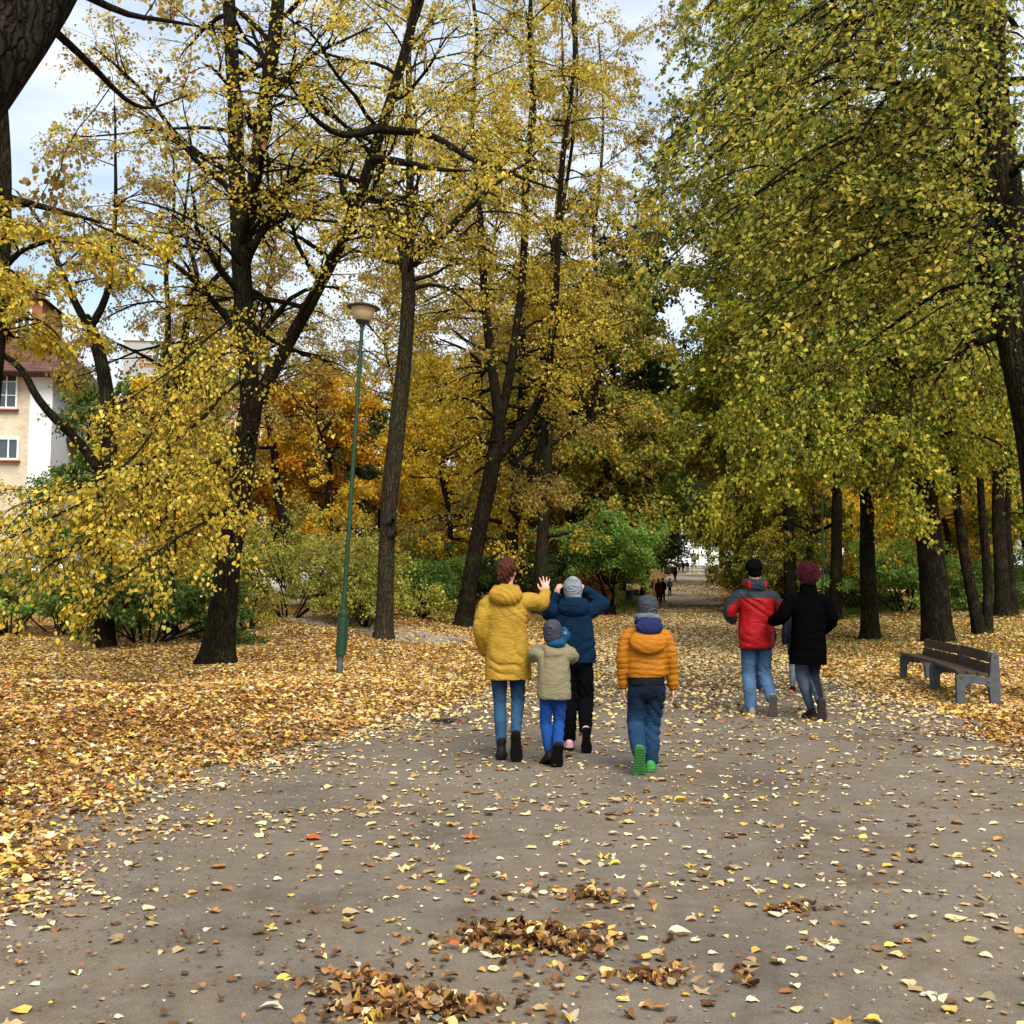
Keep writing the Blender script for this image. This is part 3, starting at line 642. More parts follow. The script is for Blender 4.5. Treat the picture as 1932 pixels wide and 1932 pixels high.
# --- right side
def right_near(t, Y):
    rng = t.rng
    for k in range(70):
        px0 = rng.uniform(1860, 1925); py0 = rng.uniform(-420, 620); ex = rng.uniform(1160, 1850); ey = py0 * .75 + rng.uniform(60, 330) + (1900 - ex) * .1
        if ex < 1350 and ey > 520: ey -= 260
        if ex < 1300 and ey < 330: ex += 80
        Y1 = rng.uniform(10.5, 16); a = P(px0, py0, Y); e = P(ex, ey, Y1); mid = (a + e) / 2 + (0, 0, .35 * abs(a[0] - e[0]) * .5)
        q = np.array([a, (a * .6 + mid * .4) + (0, 0, .25), mid, (mid + e) / 2 + (0, 0, .12), e]) ; q[1:4] += rng.normal(0, .12, (3, 3))
        q, _ = t.trunk(q, np.linspace(.045, .006, 5), 6, ridge=0)
        for i in range(3, len(q)):
            for _ in range(1 if rng.random() < .85 else 2):
                D = norm(q[i] - q[i - 1]); sd = norm(np.cross(D, [0, 0, 1])) * rng.choice([-1, 1]) * rng.uniform(.3, 1.2)
                t.leafy(q[i], D * .7 + sd + (0, 0, rng.normal(-.12, .25)), rng.uniform(.45, 1.15), .007, 4, .3, 1, clump=rng.normal())
t = Tree(31); b = onground(2075, 14.5); Y = 14.
q, r = t.trunk(np.concatenate([[b - (0, 0, .1)], PL([(1990, 1000), (1945, 760), (1912, 580), (1890, 420), (1868, 230), (1848, 60), (1835, -120), (1825, -300)], Y)]), [.42, .38, .35, .33, .32, .30, .27, .22, .16], 20, flare=.4)
q2, r2 = t.trunk(PL([(1900, 560), (1925, 420), (1905, 280), (1890, 150), (1895, -50)], Y + .4), [.1, .1, .08, .07, .05], 10)
right_near(t, Y)
t.laterals(q, r, 4.0, 10, (1, 2.2), (-.3, .5), .6, 2, 5)
finish(t, 'linden_tree', b, 'leaning dark linden on the right edge whose leafy boughs hang over the path', 'tree', LG, M['bark'], t.leaves(40000, .064, 'near_olive', hang=(-.5, 0, .05), tmpl=T_NEAR, off=.08, droop=.3))
def r1x(t, Y):
    rng = t.rng
    for k in range(64):
        z0 = rng.uniform(250, 880); a = P(1735, z0, Y); ex = rng.uniform(1330, 1950); e = P(ex, z0 + rng.uniform(-60, 160), Y - rng.uniform(1, 9)); 
        q = np.array([a, a * .6 + e * .4 + (0, 0, .8), a * .25 + e * .75 + (0, 0, .5), e]); q, _ = t.trunk(q, np.linspace(.07, .01, 4), 6, ridge=0)
        for i in range(4, len(q)):
            if rng.random() < .7:
                D = norm(q[i] - q[i - 1]); sd = norm(np.cross(D, [0, 0, 1])) * rng.choice([-1, 1]) * rng.uniform(.3, 1.1)
                t.leafy(q[i], D + sd + (0, 0, rng.normal(-.4, .3)), rng.uniform(.8, 2.1), .012, 4, .8, 1, clump=rng.normal())
simple_hero(32, (1772, 1212), [([(1772, 1215), (1764, 1120), (1752, 1010), (1742, 900), (1732, 780), (1718, 640), (1700, 480), (1690, 300), (1680, 100), (1675, -100)], .50, .14, 16), ([(1740, 880), (1790, 800), (1810, 700), (1800, 560), (1820, 400)], .2, .08, 7), ([(1728, 760), (1660, 620), (1620, 480), (1600, 300), (1590, 150)], .2, .08, 10)],
            'thickest linden trunk on the right, standing directly behind the benches', M['bark'], 'olive', 80000, .095, lats=(0, (2, 5)), extra=r1x, zmin=5, flare=.18)
simple_hero(33, (1642, 1206), [([(1642, 1208), (1640, 1110), (1636, 1000), (1630, 900), (1625, 750), (1610, 560), (1600, 350), (1590, 100)], .33, .1, 30), ([(1630, 900), (1560, 780), (1500, 660), (1450, 520)], .15, .05, 12)],
            'straight dark trunk between the black coat and the benches', M['bark'], 'olive', 60000, .105, zmin=4.6, lats=(0, (2.2, 5.2)))
simple_hero(34, (1850, 1198), [([(1850, 1200), (1836, 1130), (1818, 1050), (1806, 950), (1800, 850), (1795, 700), (1800, 500)], .22, .08, 12), ([(1862, 1198), (1864, 1110), (1856, 1010), (1851, 900), (1850, 760), (1860, 550)], .19, .07, 12)],
            'V-shaped pair of thin dark trunks right of the bench tree', M['bark'], 'mixed', 20000, .11, zmin=5.5, lats=(0, (1.5, 4)), flare=.25)
simple_hero(35, (1893, 1163), [([(1893, 1165), (1888, 1050), (1884, 930), (1880, 780), (1875, 600)], .34, .15, 12), ([(1912, 1168), (1906, 1050), (1902, 930), (1900, 800)], .2, .1, 6)],
            'dark double trunk near the right edge behind the leafy lawn', M['bark'], 'gold', 9000, .15, zmin=6, lats=(0, (1.5, 4)))
simple_hero(36, (1576, 1172), [([(1576, 1174), (1577, 1080), (1580, 980), (1580, 860), (1570, 700), (1560, 500), (1550, 300), (1560, 100), (1550, -100)], .33, .05, 40)],
            'trunk rising just right of the black coat', M['bark'], 'olive', 46000, .115, zmin=4.5, lats=(0, (2, 5)))
simple_hero(37, (1492, 1155), [([(1492, 1157), (1490, 1080), (1488, 990), (1484, 880), (1470, 740), (1455, 560), (1440, 400), (1400, 200), (1370, 40), (1360, -120)], .40, .05, 44)],
            'dark trunk seen between the heads of the red jacket and the black coat', M['bark'], 'mixed', 46000, .125, zmin=3.6, lats=(0, (2.2, 5.5)))
simple_hero(38, (1528, 1148), [([(1528, 1150), (1527, 1060), (1530, 960), (1526, 820), (1520, 640), (1500, 420), (1470, 200), (1460, 0), (1450, -150)], .30, .05, 40)],
            'lighter trunk behind the woman with magenta hair', M['bark_light'], 'olive', 40000, .125, zmin=4, lats=(0, (2, 6.0)))
# --- generic trees (shared prototypes)
PROTO = {}
def proto(key, palette, Ht, R, zb, nl, size, seed, n=34, tr=.3, bark='bark_far', droop=.3, tmpl=T_FAR):
    t = Tree(seed); rng = t.rng
    pts = [(0, 0, -.3)]; x = y = 0
    for k in range(1, 9): x += rng.normal(0, .28); y += rng.normal(0, .28); pts.append((x, y, Ht * .93 * k / 8))
    q, r = t.trunk(pts, tr * (1 - np.linspace(0, .96, 9)) ** 1.15, 10, flare=.25, ridge=.04)
    z = q[:, 2]
    for j in range(n):
        f = (j + rng.random()) / n; zz = zb + (Ht * .9 - zb) * f; i = np.argmin(abs(z - zz)); a = rng.uniform(0, 2 * PI)
        L = R * (math.sin(PI * min(1, .22 + f * .75)) ** .7) * rng.uniform(.65, 1.1); e = -.1 + f * .9
        t.leafy(q[i], (math.cos(a) * math.cos(e), math.sin(a) * math.cos(e), math.sin(e)), L * .8, .05, 4.5 / max(1, R * .25), droop, 2)
    PROTO[key] = (t.woodmesh(M[bark]), t.leaves(nl, size, palette, tmpl, cull=False, off=size * .9))
proto('yellow', 'yellow', 16, 4.6, 3.5, 24000, .18, 101, 44); proto('olive', 'olive', 17, 5, 3.2, 26000, .18, 102, 44)
proto('dark', 'dark', 16, 5, 2.8, 22000, .21, 103, 44); proto('gold', 'gold', 13, 4.6, 1.6, 26000, .17, 104, 44)
proto('orange', 'orange', 12, 4.2, 2.5, 18000, .17, 105); proto('green', 'green', 11, 4, 1.4, 22000, .17, 106)
proto('tan', 'tan', 18, 5.2, 5, 19000, .125, 107, 62); proto('mixed', 'mixed', 17, 5.2, 3.0, 26000, .18, 108, 44)
proto('rust', 'rust', 6, 3, .8, 7000, .17, 109)
def gen(kind, key, px, Y, s, label, group, rz=0, sz=None):
    b = onground(px, Y); e = empty(kind, b, label, 'tree', group, rz); e.scale = (s, s, sz or s)
    w, c = PROTO[key]; obj('trunk', w, e); obj('crown', c, e); return e
GL = 'trees beyond the left lawn'; GR = 'trees beyond the right lawn'
for k, (key, px, Y, s, lab) in enumerate([
    ('green', 150, 50, .95, 'green tree between the brick house and the far apartment block'), ('green', 40, 60, 1.2, 'green tree half hidden behind the brick house'),
    ('gold', 300, 44, .78, 'golden bushy tree right of the green tree by the house'), ('green', 400, 62, 1.45, 'tall green tree behind the large forked linden'),
    ('rust', 405, 52, 1.3, 'rusty brown small tree left of the forked trunk'), ('orange', 545, 60, 1.15, 'orange maple seen in the fork of the large linden'),
    ('orange', 640, 68, 1.35, 'second orange maple, behind the lamp head'), ('dark', 650, 56, .72, 'dark green tree behind the upper lamp post'),
    ('orange', 590, 50, .95, 'orange tree left of the lamp post'), ('orange', 490, 54, .95, 'orange tree between the forked linden and the tree left of the lamp'),
    ('gold', 800, 58, 1.05, 'bright yellow tree directly right of the straight pale trunk'), ('gold', 850, 50, .95, 'yellow tree with hanging leaves left of the leaning trunk'),
    ('gold', 760, 75, 1.1, 'yellow tree far behind the straight pale trunk'), ('yellow', 930, 66, 1.1, 'yellow tree behind the leaning dark trunk'),
    ('mixed', 1010, 70, 1.0, 'olive and yellow tree behind the raised hand'), 
    ('tan', 520, 48, 1.05, 'thin brown-leaved tree rising behind the orange maple'), ('tan', 720, 62, 1.15, 'tall sparse tree behind the lamp head'),
    ('tan', -60, 66, 1.3, 'sparse tall tree behind the brick house'), ('tan', 1075, 64, 1.5, 'tall sparse tree above the knotty linden'), ('tan', 960, 58, 1.5, 'tall tan tree between the leaning and the pale trunk'), ('mixed', 1140, 72, 1.1, 'tall mixed tree left of the sky gap over the avenue'), ('tan', 880, 78, 1.3, 'tall sparse tree above the yellow trees at centre left'),
    ('tan', 380, 72, 1.3, 'sparse tree far behind the twin crooked stems'), ('tan', 1000, 92, 1.5, 'sparse tree far off above the raised hand'),
    ('dark', 1210, 82, .95, 'dark green tree closing the left side of the avenue tunnel'), ('green', 1090, 75, .9, 'green tree behind the hooded figure in dark blue')]):
    gen('broadleaf_tree' if 'maple' not in lab else 'maple_tree', key, px, Y, s, lab, GL, k * 1.37)
for k, (key, px, Y, s, lab) in enumerate([
    ('gold', 1640, 60, 1.0, 'yellow tree between the two straight trunks on the right'), ('gold', 1720, 66, 1.1, 'golden tree behind the green shrub on the right'),
    ('gold', 1830, 60, 1.0, 'golden tree behind the V-shaped trunks'), ('gold', 1560, 72, 1.0, 'golden tree behind the magenta-haired woman'),
    ('yellow', 1920, 54, 1.0, 'yellow tree at the right edge behind the double trunk'), ('gold', 1790, 48, .75, 'low golden tree right of the thickest trunk'),
    ('olive', 1700, 80, 1.3, 'tall olive tree far behind the thickest trunk'), ('yellow', 1860, 78, 1.4, 'tall yellow tree far behind the V-shaped trunks'),
    ('olive', 1990, 44, 1.15, 'olive tree cut by the right edge of the picture'), ('mixed', 1600, 94, 1.3, 'tall mixed green and yellow tree far behind the straight dark trunk'),
    ('yellow', 1480, 62, .8, 'pale yellow tree behind the heads of the walking couple')]):
    gen('broadleaf_tree', key, px, Y, s, lab, GR, k * 1.9)
# avenue rows running away up the slope
for k, Y in enumerate([58, 66, 76, 88, 102, 120, 140, 165, 190]):
    key = ['mixed', 'dark', 'mixed', 'dark', 'dark', 'mixed', 'dark', 'dark', 'dark'][k]
    for side in (0, 1):
        x = (xl(Y) - 3.2) if side == 0 else (xr(Y) + 3.6)
        kk = key if side == 0 else ['olive', 'yellow', 'mixed', 'yellow', 'mixed', 'dark', 'mixed', 'dark', 'dark'][k]
        e = empty('linden_tree', (x, Y, float(H(x, Y))), None, 'tree', 'far lindens in the avenue rows', k * 2.1 + side)
        e['label'] = 'far linden in the %s row where the avenue climbs away' % ('left' if side == 0 else 'right')
        e['group'] = 'far lindens of the %s avenue row' % ('left' if side == 0 else 'right')
        s = 1.25 + .12 * ((k * 7 + side * 3) % 4); e.scale = (s, s, s); w, c = PROTO[kk]; obj('trunk', w, e); obj('crown', c, e)
# wood closing the distance: a belt of copies on both sides
rg = np.random.default_rng(77)
for k in range(34):
    Y = rg.uniform(100, 190); side = k % 2
    x = xl(Y) - rg.uniform(8, 70) if side == 0 else xr(Y) + rg.uniform(8, 60)
    key = ['yellow', 'mixed', 'tan', 'green', 'gold', 'olive'][rg.integers(6)]
    e = empty('broadleaf_tree', (x, Y, float(H(x, Y))), 'distant park tree among the wood %s of the avenue' % ('left' if side == 0 else 'right'), 'tree', 'distant park trees %s of the avenue' % ('left' if side == 0 else 'right'), rg.uniform(0, 6))
    s = rg.uniform(.9, 1.35); e.scale = (s, s, s); w, c = PROTO[key]; obj('trunk', w, e); obj('crown', c, e)
# ------------------------------------------------------------------ shrubs
def shrub(px, Y, h, w, palette, nl, size, seed, label, kind='shrub', base=None, dens_=14, trunkh=0):
    b = onground(px, Y) if base is None else gp(*base); t = Tree(seed); rng = t.rng
    for j in range(dens_):
        a = rng.uniform(0, 2 * PI); e = rng.uniform(.45, 1.35); L = h * rng.uniform(.7, 1.05)
        d = (math.cos(a) * math.cos(e) * w / h, math.sin(a) * math.cos(e) * w / h, math.sin(e))
        t.leafy(b + (math.cos(a) * w * .1, math.sin(a) * w * .1, trunkh - .05), d, L, .03, 4.5, .35, 2, .1)
    if trunkh: 
        for k in range(3): t.trunk([b + (rng.normal(0, .2), 0, -.1), b + (rng.normal(0, .25), rng.normal(0, .2), trunkh * .6), b + (rng.normal(0, .5), 0, trunkh + .8)], [.11, .09, .05], 8)
    return finish(t, kind, b, label, 'shrub' if kind == 'shrub' else 'tree', 'shrubs and young trees around the lawns' if kind == 'shrub' else None, M['bark'], t.leaves(nl, size, palette, T_NEAR if size < .1 else T_FAR, off=size * .8))
for a in [(280, 27.5, 2.6, 2.8, 'green', 15000, .085, 201, 'broad dark green shrub under the hanging yellow boughs'), (120, 31, 2.6, 2.6, 'mixed', 10000, .09, 202, 'mixed green shrub in front of the silver car'),
          (20, 30, 2.8, 2.2, 'bright_green', 9000, .09, 203, 'light green shrub at the left edge below the house'), (545, 36, 3.6, 2.6, 'pale_olive', 16000, .1, 204, 'tall pale green shrub between the forked linden and the lamp'),
          (690, 35, 2.2, 1.0, 'pale_olive', 4000, .09, 205, 'small airy shrub right behind the lamp post'), (625, 42, 3.6, 2.0, 'pale_olive', 9000, .11, 206, 'pale shrub beyond the side path left of the lamp'),
          (800, 43, 2.4, 2.2, 'bright_green', 8000, .11, 207, 'fresh green shrub right of the straight pale trunk'), (790, 38.5, 1.5, 1.0, 'pale_olive', 3500, .09, 208, 'low round shrub on the leaves right of the straight trunk'),
          (860, 48, 3.2, 2.4, 'green', 9000, .12, 209, 'green shrub left of the leaning dark trunk'), (1000, 52, 3.0, 2.6, 'dark', 9000, .13, 210, 'dark shrub behind the raised yellow sleeve'),
          (420, 41, 3.0, 2.8, 'mixed', 10000, .11, 211, 'olive shrub behind the base of the forked linden'), (470, 32, 1.5, .8, 'mixed', 2500, .08, 212, 'small shrub touching the right side of the forked linden'),
          (1705, 44, 3.6, 2.5, 'bright_green', 12000, .11, 213, 'rounded green shrub between the straight trunk and the thickest trunk'), (1595, 50, 2.6, 2.6, 'dark', 9000, .12, 214, 'dark hedge-like shrub right of the black coat'),
          (1835, 45, 2.4, 2.6, 'bright_green', 8000, .11, 215, 'light green shrub behind the V-shaped trunks'), (1920, 48, 3, 3, 'green', 8000, .12, 216, 'green shrub at the right edge behind the double trunk'),
          (1110, 56, 2.6, 1.6, 'rust', 4500, .12, 217, 'small red-orange shrub by the thin far lamp post'), (1425, 68, 3.2, 1.8, 'pale_olive', 8000, .14, 218, 'yellow-green shrub beside the far right path edge'),
          (1470, 56, 4.0, 2.2, 'pale_olive', 12000, .13, 219, 'tall yellow-green shrub left of the red jacket'), (705, 52, 3.0, 2.2, 'mixed', 6000, .12, 220, 'olive shrub below the small red-roofed house')]:
    shrub(*a)
shrub(1150, 53, 3.6, 3.6, 'bright_green', 20000, .13, 230, 'round bright green small tree beside the left edge of the far path', 'broadleaf_tree', dens_=20, trunkh=1.6)
# thin stakes / saplings
t = Tree(240); b = gp(73, 1178); t.trunk([b, b + (.02, 0, .6), b + (0, 0, 1.4)], [.02, .015, .01], 6, ridge=0); t.laterals(np.array([b + (0, 0, z) for z in (.9, 1.1, 1.3)]), np.array([.02] * 3), 0, 4, (.2, .5), (.2, .9), .1, 1, 2)
finish(t, 'sapling', b, 'thin bare sapling on the leafy ground at the far left', 'sapling', None, M['bark'], t.leaves(60, .06, 'yellow'))
t = Tree(241); b = gp(620, 1138); t.trunk([b, b + (0, 0, 2), b + (.1, 0, 4.4)], [.10, .08, .04], 8); t.laterals(np.array([b + (0, 0, z) for z in np.linspace(2, 4.4, 8)]), np.array([.05] * 8), 0, 12, (.8, 1.8), (.1, .9), .2, 2, 3)
finish(t, 'young_tree', b, 'young thin-trunked tree just left of the lamp post beyond the side path', 'tree', None, M['bark'], t.leaves(4000, .11, 'gold'))
# grass patches
def grass(name, px0, px1, Y0, Y1, n, seed, label):
    r = np.random.default_rng(seed); y = r.uniform(Y0, Y1, n); x = (r.uniform(px0, px1, n) - CX) / F * y
    h = r.uniform(.08, .2, n); pos = np.stack([x, y, H(x, y)], -1); a = r.uniform(0, 6.28, n)
    sd = np.stack([np.cos(a), np.sin(a), 0 * a], -1) * .02
    tip = pos + np.stack([r.normal(0, .05, n), r.normal(0, .05, n), h], -1)
    V = np.stack([pos - sd, pos + sd, tip], 1).reshape(-1, 3)
    me = np_mesh(name, V, [np.arange(n * 3).reshape(-1, 3)], M['leaf'], pal(r, n, [(.08, .17, .03), (.14, .22, .04), (.22, .25, .06)], None))
    tag(obj(name, me), label, 'grass', kind='stuff')
grass('grass', 1060, 1225, 58, 84, 16000, 1, 'green grass strip by the bins left of the far path')
grass('grass', 1375, 1450, 58, 90, 12000, 2, 'dark green grass bank right of the far path')
grass('grass', 1580, 1700, 46, 60, 9000, 3, 'short grass showing behind the straight trunks on the right')
grass('grass', 1480, 1960, 24, 44, 2200, 4, 'sparse yellowing grass blades poking through the leaves on the right')
# ------------------------------------------------------------------ people
def cap_tube(pts, rx, ry=None, n=14):
    """closed tube with rounded ends"""
    pts = np.asarray(pts, float); m = len(pts)
    rx = np.broadcast_to(np.asarray(rx, float), (m,)).copy(); ry = rx.copy() if ry is None else np.broadcast_to(np.asarray(ry, float), (m,)).copy()
    def cap(p, d, a, b):
        P_, X, Y_ = [], [], []
        for s in (.98, .8, .5): 
            P_.append(p + d * min(a, b) * s); k = math.sqrt(max(0.02, 1 - s * s)); X.append(a * k); Y_.append(b * k)
        return P_, X, Y_
    d0 = pts[0] - pts[1]; d0 /= np.linalg.norm(d0); d1 = pts[-1] - pts[-2]; d1 /= np.linalg.norm(d1)
    A = cap(pts[0], d0, rx[0], ry[0]); B = cap(pts[-1], d1, rx[-1], ry[-1])
    q = np.array(A[0] + list(pts) + B[0][::-1]); X = np.array(A[1] + list(rx) + B[1][::-1]); Y_ = np.array(A[2] + list(ry) + B[2][::-1])
    V, Fq = tube(q, X, n, Y_)
    k = len(q)
    return V, [tuple(f) for f in Fq] + [tuple(reversed(range(n))), tuple(range((k - 1) * n, k * n))]
def chaikin(pts, rad, it=2):
    pts = [np.array(p, float) for p in pts]; rad = list(rad)
    for _ in range(it):
        a = [pts[0]]; b = [rad[0]]
        for i in range(len(pts) - 1):
            a += [pts[i] * .75 + pts[i + 1] * .25, pts[i] * .25 + pts[i + 1] * .75]; b += [rad[i] * .75 + rad[i + 1] * .25, rad[i] * .25 + rad[i + 1] * .75]
        pts = a + [pts[-1]]; rad = b + [rad[-1]]
    return pts, rad
def ztube(secs, n=22):
    """secs: (x, y, z, rx, ry) upright loft, flat ends"""
    V = []; Fs = []; 
    for (x, y, z, a, b) in secs:
        for i in range(n):
            t = 2 * PI * i / n; c, s = math.cos(t), math.sin(t)
            V.append((x + a * math.copysign(abs(c) ** .85, c), y + b * math.copysign(abs(s) ** .85, s), z))
    m = len(secs)
    for j in range(m - 1):
        for i in range(n): Fs.append((j * n + i, j * n + (i + 1) % n, (j + 1) * n + (i + 1) % n, (j + 1) * n + i))
    Fs.append(tuple(reversed(range(n)))); Fs.append(tuple((m - 1) * n + i for i in range(n)))
    return V, Fs
def ell(c, r, R=None, n=14):
    V = []; Fs = []; m = n // 2 + 2
    for j in range(1, m):
        th = PI * j / m
        for i in range(n):
            p = Vector((r[0] * math.sin(th) * math.cos(2 * PI * i / n), r[1] * math.sin(th) * math.sin(2 * PI * i / n), r[2] * math.cos(th)))
            if R is not None: p = R @ p
            V.append(tuple(p + Vector(c)))
    for j in range(m - 2):
        for i in range(n): Fs.append((j * n + i, (j + 1) * n + i, (j + 1) * n + (i + 1) % n, j * n + (i + 1) % n))
    Fs.append(tuple(range(n))); Fs.append(tuple(reversed(range((m - 2) * n, (m - 1) * n))))
    return V, Fs
def blend(name, parts, vox, mat, parent, smooth=4, disp=None, colf=None):
    b = MB()
    for V, Fs in parts: b.add(V, Fs)
    me = bpy.data.meshes.new('tmp'); me.from_pydata(b.v, [], b.f); me.update()
    bm = bmesh.new(); bm.from_mesh(me); bmesh.ops.recalc_face_normals(bm, faces=bm.faces); bm.to_mesh(me); bm.free()
    o = bpy.data.objects.new('tmp', me); COL.objects.link(o)
    md = o.modifiers.new('r', 'REMESH'); md.mode = 'VOXEL'; md.voxel_size = vox; md.use_smooth_shade = True
    if smooth:
        ms = o.modifiers.new('s', 'SMOOTH'); ms.factor = .5; ms.iterations = smooth
    dg = bpy.context.evaluated_depsgraph_get(); me2 = bpy.data.meshes.new_from_object(o.evaluated_get(dg))
    bpy.data.objects.remove(o); bpy.data.meshes.remove(me)
    me2.name = name; me2.materials.clear(); me2.materials.append(mat)
    n = len(me2.vertices); co = np.empty(n * 3, np.float32); me2.vertices.foreach_get('co', co); co = co.reshape(-1, 3).astype(float)
    if disp is not None:
        no = np.empty(n * 3, np.float32); me2.vertices.foreach_get('normal', no); no = no.reshape(-1, 3)
        d = np.array([disp(p) for p in co]); me2.vertices.foreach_set('co', (co + no * d[:, None]).astype(np.float32).ravel())
    if colf is not None:
        a = me2.attributes.new('Col', 'FLOAT_COLOR', 'POINT'); c = np.ones((n, 4), np.float32); c[:, :3] = [colf(p) for p in co]; a.data.foreach_set('color', c.ravel())
    me2.polygons.foreach_set('use_smooth', np.ones(len(me2.polygons), bool)); me2.update()
    return obj(name, me2, parent)
def wrinkle(amp, fx=7, fz=14, diag=0., seed=0, fine=.35):
    """folds run across the direction (diag, 1); they start, bend and die out with noise"""
    def f(p):
        v = Vector(p); w = noise.noise(v * 3.1 + Vector((seed, 0, 0))); w2 = noise.noise(v * 6.5 + Vector((0, seed, 4)))
        ph = (p[2] + diag * p[0]) * fz * 2.6 + w * 5.5 + w2 * 1.6
        m = max(0., noise.noise(v * 4.2 + Vector((7, seed, 2))) + .28)
        s = 1 - abs(math.sin(ph)) ** .7
        return amp * (-1.5 * s * m + .9 * w + fine * .6 * noise.noise(v * 22 + Vector((seed, 3, 1))) + .25)
    return f
def hand(wr, d, nrm, side, k=1.0, curl=.5, spread=.16):
    """wr wrist, d finger direction, nrm back-of-hand normal, side=thumb direction"""
    wr = Vector(wr); d = Vector(d).normalized(); nrm = Vector(nrm); nrm = (nrm - d * nrm.dot(d)).normalized(); s = d.cross(nrm).normalized()
    if s.dot(Vector(side)) < 0: s = -s
    R = Matrix((s, d, nrm)).transposed(); parts = []
    parts.append(ell(wr + d * .045 * k, (.040 * k, .052 * k, .015 * k), R, 12)); parts.append(cap_tube([wr - d * .03 * k, wr + d * .02 * k], [.026 * k, .027 * k], [.019 * k, .018 * k], 10))
    for i, (off, L, r) in enumerate([(.028, .070, .0082), (.0095, .078, .0085), (-.009, .072, .0082), (-.0265, .056, .0074)]):
        base = wr + s * off * k + d * .078 * k; a = (1.5 - i) * spread; dd = (d * math.cos(a) + s * math.sin(a)).normalized(); p = base; pts = [wr + s * off * .7 * k + d * .045 * k, p]; bend = 0
        for seg in (.45, .31, .24):
            bend += curl * .55; p = p + (dd * math.cos(bend) - nrm * math.sin(bend)) * L * k * seg; pts.append(p)
        parts.append(cap_tube(pts, [r * 1.1 * k, r * 1.05 * k, r * k, r * .92 * k, r * .8 * k], None, 8))
    t0 = wr + s * .018 * k + d * .018 * k; t1 = t0 + (s * .75 + d * .55 - nrm * .2).normalized() * .038 * k; t2 = t1 + (s * .45 + d * .85 - nrm * .25 * (1 + curl)).normalized() * .030 * k; t3 = t2 + (s * .2 + d - nrm * .3 * (1 + curl)).normalized() * .024 * k
    parts.append(cap_tube([t0, t1, t2, t3], [.014 * k, .0105 * k, .0095 * k, .008 * k], None, 8))
    return parts
def shoe(parent, ank, f, u, k, upper, sole, boot=.0, w=1.0, name='shoe'):
    """ank: ankle joint; f: toe direction, u: up direction of the foot; k scale (foot length .27*k)"""
    f = Vector(f).normalized(); u = Vector(u); u = (u - f * u.dot(f)).normalized(); s = f.cross(u).normalized()
    o = Vector(ank); T = lambda a, b, c: tuple(o + f * a * k + s * b * k + u * c * k)
    def foot(prof, zb):
        V = []; Fs = []; n = 16; m = len(prof)
        for (x, hw, hz) in prof:
            for i in range(n):
                t = 2 * PI * i / n; c, sn = math.cos(t), math.sin(t)
                z = zb + (hz - zb) * (max(sn, 0) ** .8) if sn > 0 else zb + .008 * sn
                V.append(T(x, hw * math.copysign(abs(c) ** .7, c) * w, z))
        for j in range(m - 1):
            for i in range(n): Fs.append((j * n + i, j * n + (i + 1) % n, (j + 1) * n + (i + 1) % n, (j + 1) * n + i))
        Fs.append(tuple(reversed(range(n)))); Fs.append(tuple((m - 1) * n + i for i in range(n)))
        return V, Fs
    zb = -.075
    up = foot([(-.075, .012, -.03), (-.068, .030, .0), (-.04, .037, .03), (0, .038, .035), (.05, .040, .012), (.10, .046, -.022), (.15, .045, -.035), (.185, .034, -.045), (.203, .014, -.058)], zb)
    parts = [up, cap_tube([T(-.012, 0, -.02), T(-.008, 0, .02 + boot)], [.041 * k, .044 * k], None, 14)]
    sh = blend(name, parts, .007, upper, parent, 3)
    b = MB(); prof = [(-.078, .016), (-.070, .031), (-.04, .038), (0, .034), (.05, .036), (.10, .047), (.15, .047), (.19, .036), (.210, .015)]
    V = []; Fs = []; n = len(prof)
    for zz in (zb - .014, zb + .012):
        for x, hw in prof: V.append(T(x, hw * w, zz))
        for x, hw in reversed(prof): V.append(T(x, -hw * w, zz))
    m = 2 * n
    Fs = [tuple(reversed(range(m))), tuple(range(m, 2 * m))] + [(i, (i + 1) % m, m + (i + 1) % m, m + i) for i in range(m)]
    b.add(V, Fs)
    for x in np.arange(-.06, .19, .022): # tread bars
        hw = np.interp(x, [p[0] for p in prof], [p[1] for p in prof]) * .8 * w
        R = Matrix((f, s, u)).transposed(); b.box(T(x, 0, zb - .017), (.012 * k, hw * 2 * k, .006 * k), R)
    b.build('sole', sole, sh)
    return sh
def yawR(a, pitch=0, roll=0): return Matrix.Rotation(a, 3, 'Z') @ Matrix.Rotation(pitch, 3, 'X') @ Matrix.Rotation(roll, 3, 'Y')
def head_parts(c, k, R):
    """c head centre, k head height in m, facing +Y before R"""
    c = Vector(c); e = lambda o, r: ell(c + R @ Vector(o) * k, (r[0] * k, r[1] * k, r[2] * k), R, 16)
    return [e((0, -.03, .08), (.335, .40, .40)), e((0, .10, -.16), (.26, .27, .32)), e((0, .17, -.36), (.15, .14, .11)), cap_tube([tuple(c + R @ Vector((0, .36, .06)) * k), tuple(c + R @ Vector((0, .47, -.11)) * k)], [.03 * k, .055 * k], None, 8),
            e((.345, -.02, -.06), (.035, .075, .12)), e((-.345, -.02, -.06), (.035, .075, .12)), e((0, .37, -.26), (.09, .04, .022)), e((.13, .33, .09), (.08, .045, .025)), e((-.13, .33, .09), (.08, .045, .025))]
def lerp(a, b, t): return Vector(a) * (1 - t) + Vector(b) * t
